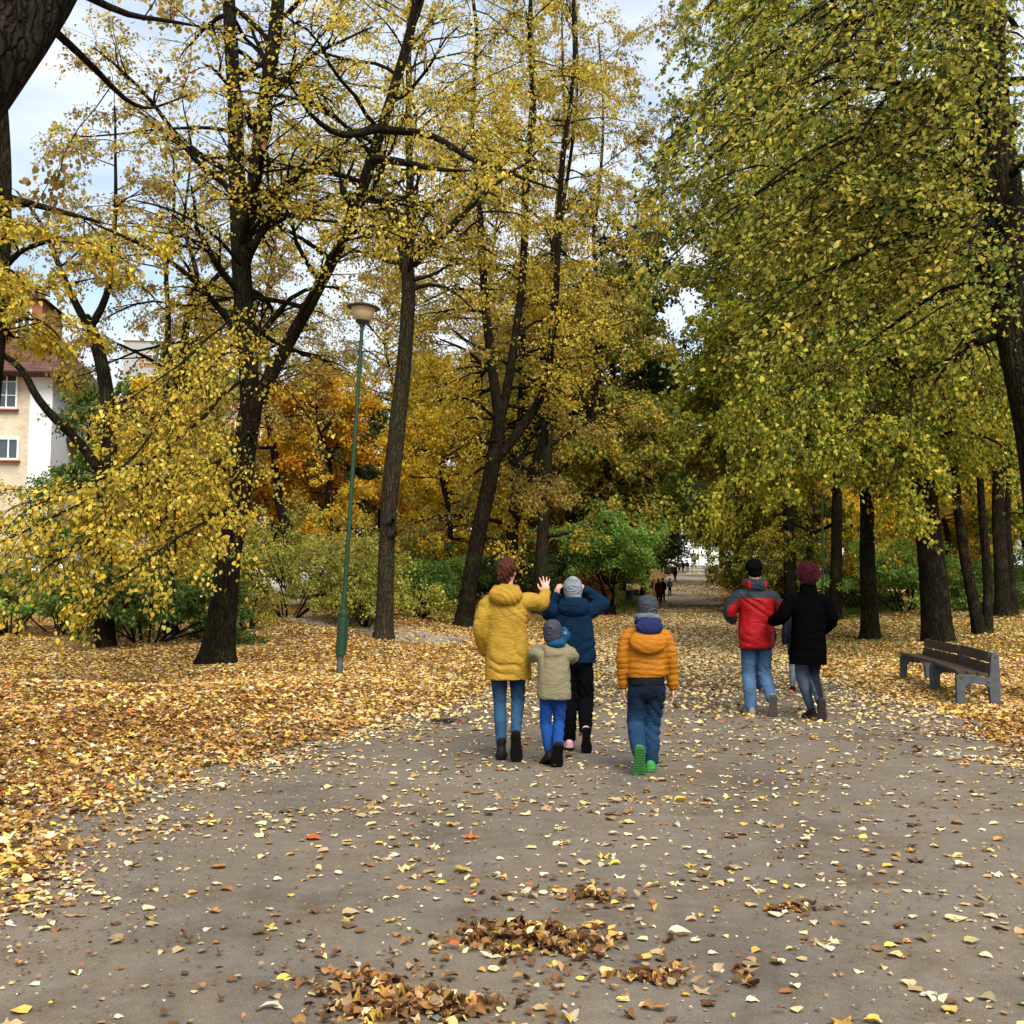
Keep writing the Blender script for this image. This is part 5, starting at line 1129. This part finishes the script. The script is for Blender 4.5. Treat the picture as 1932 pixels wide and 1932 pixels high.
bench(np.array(m_) + np.array(dd) * .03, f_, 'farther park bench adjoining the nearer one, with low front leg at its left end')
# ------------------------------------------------------------------ lamps
def lamp(base, top, s, label, group='green lamp posts', box=True):
    b = Vector(base); t = Vector(top); L = (t - b).length; q = (t - b).normalized().to_track_quat('Z', 'Y')
    e = empty('street_lamp', b, label, 'street lamp', group); e.rotation_mode = 'QUATERNION'; e.rotation_quaternion = q
    zb = .38 * s; zt = 1.16 * s
    MB().lathe([(.055, -.05), (.055, .0), (.060, .12), (.062, zb)], n=16).build('base_stub', M['concrete'], e, True)
    c = MB().lathe([(.05, zb), (.098, zb), (.098, zb + .01), (.092, zt - .06), (.102, zt - .05), (.102, zt), (.06, zt + .03), (.045, zt + .06)], n=18)
    c.box((0, -.095, (zb + zt) / 2), (.10, .02, (zt - zb) * .7), None, .006)
    sl = c.build('service_box', M['green_paint'], e, True)
    MB().lathe([(.103, zt - .30), (.103, zt - .27)], n=18).build('strap', M['dark_metal'], sl)
    p = MB().lathe([(.045, zt - .02), (.044, zt + .6), (.041, L * .6), (.037, L * .62), (.034, L - .55), (.034, L - .40)], n=14)
    for k in range(2): p.tube([Vector((.10 * (1 - 2 * k), 0, zt)), Vector((.05 * (1 - 2 * k), 0, zt + .28)), Vector((0, 0, zt + .40))], .006, 5)
    p.build('pole', M['green_paint'], e, True)
    h = MB().lathe([(.034, L - .46), (.05, L - .43), (.055, L - .40), (.09, L - .37), (.13, L - .34), (.135, L - .325), (.128, L - .31)], n=22).build('lamp_head', M['dark_metal'], e, True)
    MB().lathe([(.125, L - .325), (.17, L - .28), (.205, L - .20), (.225, L - .10), (.232, L - .075)], n=26).build('lamp_shade', M['lamp_cream'], h, True)
    MB().lathe([(.30, L - .085), (.315, L - .07), (.30, L - .055), (.20, L - .015), (.10, L + .005), (.04, L + .02), (.012, L + .045)], n=28).build('lamp_cap', M['dark_metal'], h, True)
b = gp(640, 1275); t = P(686, 574, b[1]); lamp(b, t, 1.0, 'tall green lamp post with a cream bowl head on the left, standing in the leaves')
b = gp(1552, 1140); b = onground(1552, 42); lamp(b, b + np.array([.1, 0, 6.4]), 1.0, 'thin far green lamp post rising behind the magenta-haired woman')
b = onground(1127, 60); lamp(b, b + np.array([0.05, 0, 3.6]), .8, 'short thin dark lamp post left of the slatted bin')
# ------------------------------------------------------------------ bins
def slat_bin(px, py, s, label, rz=.2):
    g_ = gp(px, py); e = empty('litter_bin', g_, label, 'litter bin', None, rz); e.scale = (s, s, s)
    for sx in (-1, 1): MB().box((sx * .27, 0, .42), (.06, .10, .84), Matrix.Rotation(.03 * sx, 3, 'Y'), .01).build('post', M['wood_plank'], e)
    d = MB().box((0, 0, .48), (.42, .36, .58), None, .02); d.build('drum', M['black'], e)
    for k in range(4): MB().box((-.15 + k * .1, -.20, .50), (.045, .02, .54)).build('slat', m_wslat, e)
m_wslat = m_simple('weathered_slat', (.35, .33, .30), .8, .3, 20)
slat_bin(1153, 1149, 1.15, 'slatted litter bin with pale slats between two posts at the left path edge')
def drum_bin(px, py, s, label, mat='concrete'):
    g_ = gp(px, py); e = empty('litter_bin', g_, label, 'litter bin', None, .3); e.scale = (s, s, s)
    MB().lathe([(.25, 0), (.27, .02), (.30, .62), (.33, .64), (.33, .72), (.27, .73), (.26, .70)], n=8).build('drum', M[mat], e)
    MB().lathe([(.25, .66), (.25, .705)], n=8).build('liner', M['black'], e)
drum_bin(1188, 1133, .95, 'grey concrete litter bin on the grass edge left of the far path')
drum_bin(1201, 1126, .7, 'small dark bin just right of the grey concrete bin', 'black')
drum_bin(1229, 1112, .85, 'dark litter bin left of the far walkers', 'black')
drum_bin(1338, 1098, .9, 'dark litter bin at the far right edge of the sloping path', 'black')
# far stall tent
g_ = gp(1267, 1083); e = empty('market_tent', g_, 'small dark pitched market tent on the left side of the far path', 'tent', None, .1); w = 33 / F * g_[1] / 2
tz = 24 / F * g_[1]
m_tent = m_cloth('dark_canvas', (.05, .05, .055), .8)
MB().prism([(-w, tz * .62), (0, tz), (w, tz * .62), (w, tz * .55), (0, tz * .93), (-w, tz * .55)], -1.2, 1.2, 'y').build('canopy', m_tent, e)
for sx in (-1, 1):
    for sy in (-1, 1): MB().tube([(sx * w * .93, sy * 1.1, 0), (sx * w * .93, sy * 1.1, tz * .6)], .03, 6).build('pole', M['dark_metal'], e)
MB().box((0, .4, .45), (w * 1.4, .7, .9), None, .02).build('counter', M['wood_plank'], e)
# ------------------------------------------------------------------ buildings
def m_brick():
    t = NT('pale_yellow_brick'); v = t.coords(); mp = t.n('ShaderNodeMapping'); mp.inputs['Rotation'].default_value = (PI / 2, 0, 0); t.l(v, mp.inputs[0])
    b = t.n('ShaderNodeTexBrick', i_Scale=1.0); t.l(mp.outputs[0], b.inputs['Vector'])
    for k_, v_ in (('Color1', (.55, .46, .31, 1)), ('Color2', (.46, .37, .24, 1)), ('Mortar', (.55, .50, .42, 1)), ('Brick Width', .30), ('Row Height', .11), ('Mortar Size', .014)): b.inputs[k_].default_value = v_
    c = t.mix(b.outputs[0], t.ramp(t.noise(v, 1.2, 5), [(.3, (.8, .8, .8)), (.7, (1.1, 1.1, 1.1))]), 1, 'MULTIPLY')
    return t.done(t.pbsdf(c, .9, t.bump(b.outputs['Fac'], .3, .01), spec=.1))
def m_tiles():
    t = NT('brown_roof_tiles'); v = t.coords((1, 1, 1)); w = t.n('ShaderNodeTexWave', i_Scale=1.6, bands_direction='Z', wave_profile='SAW', i_Distortion=.4); t.l(v, w.inputs['Vector'])
    c = t.ramp(t.noise(v, 3, 5), [(.3, (.06, .028, .022)), (.7, (.13, .06, .045))]); c = t.mix(c, t.ramp(w.outputs['Fac'], [(0, (.45, .45, .45)), (.25, (1, 1, 1))]), .9, 'MULTIPLY')
    return t.done(t.pbsdf(c, .8, t.bump(w.outputs['Fac'], .8, .05), spec=.2))
m_br = m_brick(); m_ti = m_tiles(); m_plaster = m_simple('white_plaster', (.72, .73, .75), .9, .08, 3); m_frame = m_simple('white_window_frame', (.78, .78, .78), .5, .06); 
tg = NT('window_glass'); m_glass = tg.done(tg.pbsdf((.03, .04, .05), .08, spec=.8)); m_gutter = m_simple('dark_gutter', (.08, .03, .03), .5, .2); m_redw = m_simple('red_brown_wall', (.30, .11, .06), .85, .2, 4)
def window(parent, c, w, h, ax=0, mull=(1, 2)):
    """window on a wall facing -y; c centre on the wall plane"""
    f = MB(); x, y, z = c; t = .09
    f.box((x - w / 2 + t / 2, y, z), (t, .12, h)); f.box((x + w / 2 - t / 2, y, z), (t, .12, h)); f.box((x, y, z + h / 2 - t / 2), (w - 2 * t, .12, t)); f.box((x, y, z - h / 2 + t / 2), (w - 2 * t, .12, t))
    for k in range(mull[0]): f.box((x - w / 2 + (k + 1) * w / (mull[0] + 1), y, z), (.06, .10, h - 2 * t))
    for k in range(mull[1]): f.box((x, y + .005, z - h / 2 + (k + 1) * h / (mull[1] + 1)), (w - 2 * t, .07, .04))
    wo = f.build('window', m_frame, parent)
    MB().box((x, y + .03, z), (w - t, .02, h - t)).build('pane', m_glass, wo)
    MB().box((x, y - .09, z - h / 2 - .06), (w + .16, .26, .06)).build('sill', m_redw, wo)
Yh = 52.0; g0 = onground(40, Yh); ex = P(98, 800, Yh)[0]; ez = P(0, 690, Yh)[2] - g0[2]
e = empty('brick_house', (ex, Yh, g0[2] - .3), 'pale brick house with a white corner and brown tiled roof at the left edge', 'house', None, .10)
bx = P(57, 800, Yh)[0] - ex
MB().box((-8 + bx, 5, ez / 2), (16, 10, ez)).build('wall', m_br, e)
MB().box((bx / 2, 5, ez / 2), (-bx - .004, 10.1, ez)).build('corner_wall', m_plaster, e)
rf = MB()
x1 = P(131, 690, Yh)[0] - ex; V = [(-18, -.9, ez - .1), (x1, -.9, ez - .1), (x1, 11, ez - .1), (-18, 11, ez - .1), (-18, 2.2, ez + 3.4), (x1 - 3.0, 2.2, ez + 3.4), (x1 - 3.0, 8, ez + 3.4), (-18, 8, ez + 3.4), (-18, -.9, ez - .3), (x1, -.9, ez - .3), (x1, 11, ez - .3), (-18, 11, ez - .3)]
rf.add(V, [(0, 1, 5, 4), (1, 2, 6, 5), (2, 3, 7, 6), (3, 0, 4, 7), (4, 5, 6, 7), (8, 9, 1, 0), (9, 10, 2, 1), (11, 10, 9, 8), (10, 11, 3, 2)])
ro = rf.build('roof', m_ti, e)
MB().tube([(-18, -1.0, ez - .2), (x1 + .05, -1.0, ez - .2)], .09, 8).build('gutter', m_gutter, ro)
wx = P(32, 735, Yh)
window(e, (P(17, 735, Yh)[0] - ex, -.03, P(17, 735, Yh)[2] - g0[2] + .3), 1.05, 2.0); window(e, (P(-40, 735, Yh)[0] - ex, -.03, P(17, 735, Yh)[2] - g0[2] + .3), 1.05, 2.0)
for px in (10, -45): window(e, (P(px, 848, Yh)[0] - ex, -.03, P(px, 848, Yh)[2] - g0[2] + .3), 1.5, 1.1, mull=(2, 0))
dzz = P(35, 605, Yh); dm = MB().box((dzz[0] - ex - .3, 2.6, dzz[2] - g0[2] + .3), (2.3, 3.2, 2.6)).build('dormer', m_redw, e)
window(e, (dzz[0] - ex, .95, dzz[2] - g0[2] + .3), .75, 1.6)
MB().prism([(-1.4, 0), (1.4, 0), (0, .9)], .7, 4.6, 'y').build('dormer_roof', m_ti, e, loc=(dzz[0] - ex - .3, 0, dzz[2] - g0[2] + 1.61))
# balcony seen right of the white corner
bz = P(0, 775, Yh)[2] - g0[2] + .3; bq = MB().box((1.1, 4, bz - 1.1), (2.2, 3.5, .18)); 
for k in range(12): bq.box((.05 + k * .19, 2.3, bz - .55), (.03, .03, 1.0))
bq.box((1.1, 2.3, bz - .05), (2.2, .05, .05)); bq.box((1.9, 2.4, (bz - 1.2) / 2), (.09, .09, bz - 1.2)); bq.build('balcony', M['dark_metal'], e)
# apartment block
Yb = 150; g0 = onground(270, Yb); a = P(234, 642, Yb); e = empty('apartment_block', (a[0], Yb, g0[2]), 'far grey and pink apartment block showing over the trees', 'apartment block', None, .12)
hz = a[2] - g0[2]; m_pan = m_simple('grey_panel', (.34, .34, .33), .9, .12, 2); m_pink = m_simple('pink_panel', (.50, .27, .19), .9, .12, 2)
MB().box((9, 6, hz / 2), (18, 12, hz)).build('wall', m_pan, e); MB().box((9, 6, hz + .12), (18.5, 12.5, .24)).build('roof', m_plaster, e)
for fl in range(6):
    z = hz - 2.6 - fl * 3.1
    MB().box((9.9, -.03, z - .2), (15.4, .1, 1.9)).build('cladding_band', m_pink, e)
    for k in range(5): window(e, (4.0 + k * 3.2, -.12, z), 2.0, 1.25, mull=(1, 0))
# small red-roofed house far behind
Yc = 92; c = P(712, 905, Yc); g0 = onground(712, Yc); e = empty('small_house', (c[0], Yc, g0[2]), 'distant red-roofed house with a white chimney right of the lamp post', 'house', None, -.2); hz = c[2] - g0[2]
MB().box((0, 3, hz / 2), (8, 6, hz)).build('wall', m_plaster, e); r_ = MB().prism([(-.6, hz), (3, hz + 1.6), (6.6, hz)], -4.4, 4.4, 'x').build('roof', m_simple('red_roof', (.34, .05, .03), .8, .3, 6), e)
MB().box((0, 2.2, hz + 1.3), (1.2, .8, 1.6)).build('chimney', m_plaster, r_)
for x in (-2, 1.5): window(e, (x, -.05, hz - 1.6), 1.1, 1.3)
# bright building closing the avenue
Yd = 236; c = P(1283, 1060, Yd); z0 = float(H(c[0], Yd)); e = empty('white_building', (c[0], Yd, z0 - .5), 'bright white building at the far end of the avenue', 'building')
MB().box((0, 5, 4.2), (12, 10, 9.4)).build('wall', m_simple('white_render', (.8, .8, .82), .8, .05), e); MB().box((0, 5, 9.1), (12.6, 10.6, .4)).build('roof', m_pan, e)
for k in range(4):
    MB().box((-4.6 + k * 3.05, -.35, 4.2), (.7, .6, 8.6)).build('pilaster', m_plaster, e)
for k in range(3):
    for zz in (2.2, 5.6): window(e, (-3.1 + k * 3.05, -.06, zz), 1.3, 2.2)
# ------------------------------------------------------------------ parked cars
m_tyre = m_simple('tyre_rubber', (.015, .015, .015), .85, .2); m_rim = m_simple('wheel_rim', (.45, .46, .48), .35, .1, metal=.7)
m_hl = m_simple('headlight_glass', (.5, .52, .55), .15, .1, spec=.8); m_plate = m_simple('number_plate', (.7, .7, .66), .5, .05); m_tail = m_simple('tail_light', (.35, .01, .01), .3, .1)
def car(px, Y, rz, col, label, sz=1.0):
    b = onground(px, Y); e = empty('parked_car', b, label, 'car', 'cars parked beyond the left lawn', rz); mt = m_simple('car_paint', col, .3, .05, 2, .6, metal=.2, bump=0, Coat_Weight=.6)
    st = [(-2.05, .30, .62, .62, .70), (-1.95, .22, .78, .80, .80), (-1.2, .2, .86, .90, .84), (-.62, .2, .92, 1.10, .86), (0, .2, .94, 1.42, .86), (.9, .2, .96, 1.44, .86), (1.55, .2, .97, 1.28, .84), (1.95, .24, .92, .98, .80), (2.08, .34, .66, .68, .70)]
    V = []; Fs = []
    for (x, zb, zm, zt, hw) in st:
        top = max(.0, (zt - zm)); rw = hw * (1 - .30 * min(1, top / .4)) if top > .05 else hw * .9
        ring = [(-hw * .92, zb), (-hw, zb + .12), (-hw * 1.02, (zb + zm) / 2), (-hw * .97, zm), (-rw, zt - .04), (-rw * .75, zt), (rw * .75, zt), (rw, zt - .04), (hw * .97, zm), (hw * 1.02, (zb + zm) / 2), (hw, zb + .12), (hw * .92, zb)]
        V += [(x, y, z) for y, z in ring]
    n = 12
    for j in range(len(st) - 1):
        for i in range(n): Fs.append((j * n + i, j * n + (i + 1) % n, (j + 1) * n + (i + 1) % n, (j + 1) * n + i))
    Fs.append(tuple(range(n))); Fs.append(tuple(reversed(range((len(st) - 1) * n, len(st) * n))))
    bo = MB(); bo.add(V, Fs); body = bo.build('body', mt, e, True)
    def pane(nm, pts, off): 
        MB().add([Vector(p) + Vector(off) for p in pts], [(0, 1, 2, 3)]).build(nm, m_glass, e)
    pane('windscreen', [(-1.16, -.70, .90), (-1.16, .70, .90), (-.08, .56, 1.40), (-.08, -.56, 1.40)], (-.03, 0, .03)); pane('rear_window', [(1.90, .66, .98), (1.90, -.66, .98), (1.45, -.56, 1.31), (1.45, .56, 1.31)], (.03, 0, .03))
    for s in (-1, 1):
        pane('side_window', [(-.55, s * .85, .97), (.45, s * .85, .98), (.35, s * .66, 1.37), (-.05, s * .66, 1.37)], (0, s * .02, 0)); pane('side_window', [(.52, s * .85, .98), (1.50, s * .84, 1.0), (1.2, s * .66, 1.33), (.42, s * .66, 1.37)], (0, s * .02, 0))
        MB().box((-1.99, s * .58, .64), (.10, .34, .15), None, .03).build('headlight', m_hl, e); MB().box((2.03, s * .60, .72), (.10, .26, .18), None, .03).build('tail_light', m_tail, e)
        MB().box((-.66, s * .98, .98), (.14, .18, .12), None, .03).build('mirror', mt, e)
        for x in (-1.3, 1.3):
            R = Matrix.Rotation(PI / 2 * s, 3, 'X'); w = MB().lathe([(.19, -.10), (.31, -.10), (.33, -.07), (.33, .07), (.31, .10), (.19, .10)], (x, s * .78, .32), 22, R).build('wheel', m_tyre, e, True)
            MB().lathe([(.05, -.115), (.19, -.105), (.2, -.02)], (x, s * .78, .32), 12, R).build('rim', m_rim, w, True)
    MB().box((-2.06, 0, .50), (.03, .52, .12)).build('number_plate', m_plate, e); MB().box((-2.05, 0, .64), (.05, .5, .10), None, .01).build('grille', M['black'], e)
    return e
car(18, 46, PI + 1.35, (.42, .44, .46), 'silver car with its front to the viewer at the far left edge')
car(505, 46, PI + .15, (.72, .73, .74), 'white car side-on behind the forked linden and the tall green shrub')
car(620, 47, PI + .1, (.32, .42, .48), 'light blue-grey car behind the young thin tree'); car(250, 47.5, PI + .2, (.66, .67, .68), 'pale car hidden behind the broad dark shrub')
car(130, 48, PI + .5, (.50, .51, .52), 'light grey car behind the bare sapling')
# parking strip
sp_ = [(onground(px, Y)) for px, Y in ((-260, 43.5), (700, 43.5), (760, 50.5), (-330, 50.5))]
n_ = 40; V = []; 
for j in range(9):
    for i in range(n_ + 1):
        a_ = np.array(sp_[0]) * (1 - i / n_) + np.array(sp_[1]) * i / n_; b_ = np.array(sp_[3]) * (1 - i / n_) + np.array(sp_[2]) * i / n_; p_ = a_ * (1 - j / 8) + b_ * j / 8; V.append((p_[0], p_[1], float(H(p_[0], p_[1])) + .03))
me = bpy.data.meshes.new('parking_road'); me.from_pydata(V, [], [(j * (n_ + 1) + i, j * (n_ + 1) + i + 1, (j + 1) * (n_ + 1) + i + 1, (j + 1) * (n_ + 1) + i) for j in range(8) for i in range(n_)]); me.materials.append(M['sidepath']); tag(obj('parking_road', me), kind='structure')
# ------------------------------------------------------------------ sky, sun, camera
w = bpy.data.worlds.new("World"); sc.world = w; w.use_nodes = True; nt = w.node_tree; nt.nodes.clear()
SUN_EL, SUN_ROT = math.radians(50), math.radians(160)
sky = nt.nodes.new('ShaderNodeTexSky'); sky.sky_type = 'NISHITA'; sky.sun_disc = False; sky.sun_elevation = SUN_EL; sky.sun_rotation = SUN_ROT; sky.air_density = 1.3; sky.dust_density = 1.5
tc = nt.nodes.new('ShaderNodeTexCoord'); mp = nt.nodes.new('ShaderNodeMapping'); mp.inputs['Scale'].default_value = (1.4, 1.4, 3.5); nz = nt.nodes.new('ShaderNodeTexNoise'); nz.inputs['Scale'].default_value = 1.7; nz.inputs['Detail'].default_value = 7; nz.inputs['Roughness'].default_value = .55
nt.links.new(tc.outputs['Generated'], mp.inputs[0]); nt.links.new(mp.outputs[0], nz.inputs['Vector'])
rp = nt.nodes.new('ShaderNodeValToRGB'); rp.color_ramp.elements[0].position = .36; rp.color_ramp.elements[1].position = .62; nt.links.new(nz.outputs['Fac'], rp.inputs[0])
mx = nt.nodes.new('ShaderNodeMix'); mx.data_type = 'RGBA'; nt.links.new(rp.outputs[0], mx.inputs[0]); nt.links.new(sky.outputs[0], mx.inputs[6]); mx.inputs[7].default_value = (4.7, 5.0, 5.5, 1)
bg = nt.nodes.new('ShaderNodeBackground'); bg.inputs[1].default_value = .15; ou = nt.nodes.new('ShaderNodeOutputWorld'); nt.links.new(mx.outputs[2], bg.inputs[0]); nt.links.new(bg.outputs[0], ou.inputs[0])
ld = bpy.data.lights.new('sun', 'SUN'); ld.energy = 4.2; ld.angle = math.radians(40); ld.color = (1, .95, .86); lo = bpy.data.objects.new('sun', ld); COL.objects.link(lo)
sd = Vector((math.sin(SUN_ROT) * math.cos(SUN_EL), math.cos(SUN_ROT) * math.cos(SUN_EL), math.sin(SUN_EL))); lo.rotation_euler = sd.to_track_quat('Z', 'Y').to_euler()
cd = bpy.data.cameras.new('camera'); cam = bpy.data.objects.new('camera', cd); COL.objects.link(cam); sc.camera = cam
cam.location = (0, 0, CAMZ); cam.rotation_euler = (PI / 2 + TH, 0, 0); cd.sensor_width = 36; cd.lens = 36 * F / 1932; cd.clip_end = 3000; cd.clip_start = .05
sc.view_settings.view_transform = 'Standard'; sc.view_settings.look = 'None'; sc.view_settings.exposure = EXPO; sc.view_settings.gamma = 1
sc.cycles.max_bounces = 6; sc.cycles.diffuse_bounces = 3; sc.cycles.transmission_bounces = 4; sc.cycles.transparent_max_bounces = 4; sc.cycles.use_denoising = True
for o in list(bpy.data.objects):
    if o.parent is None and o.get('kind') in ('structure', 'stuff') and 'label' not in o: o['label'] = STRUCT_LABELS.get(o.name.split('.')[0], 'leaves and ground of the park avenue')
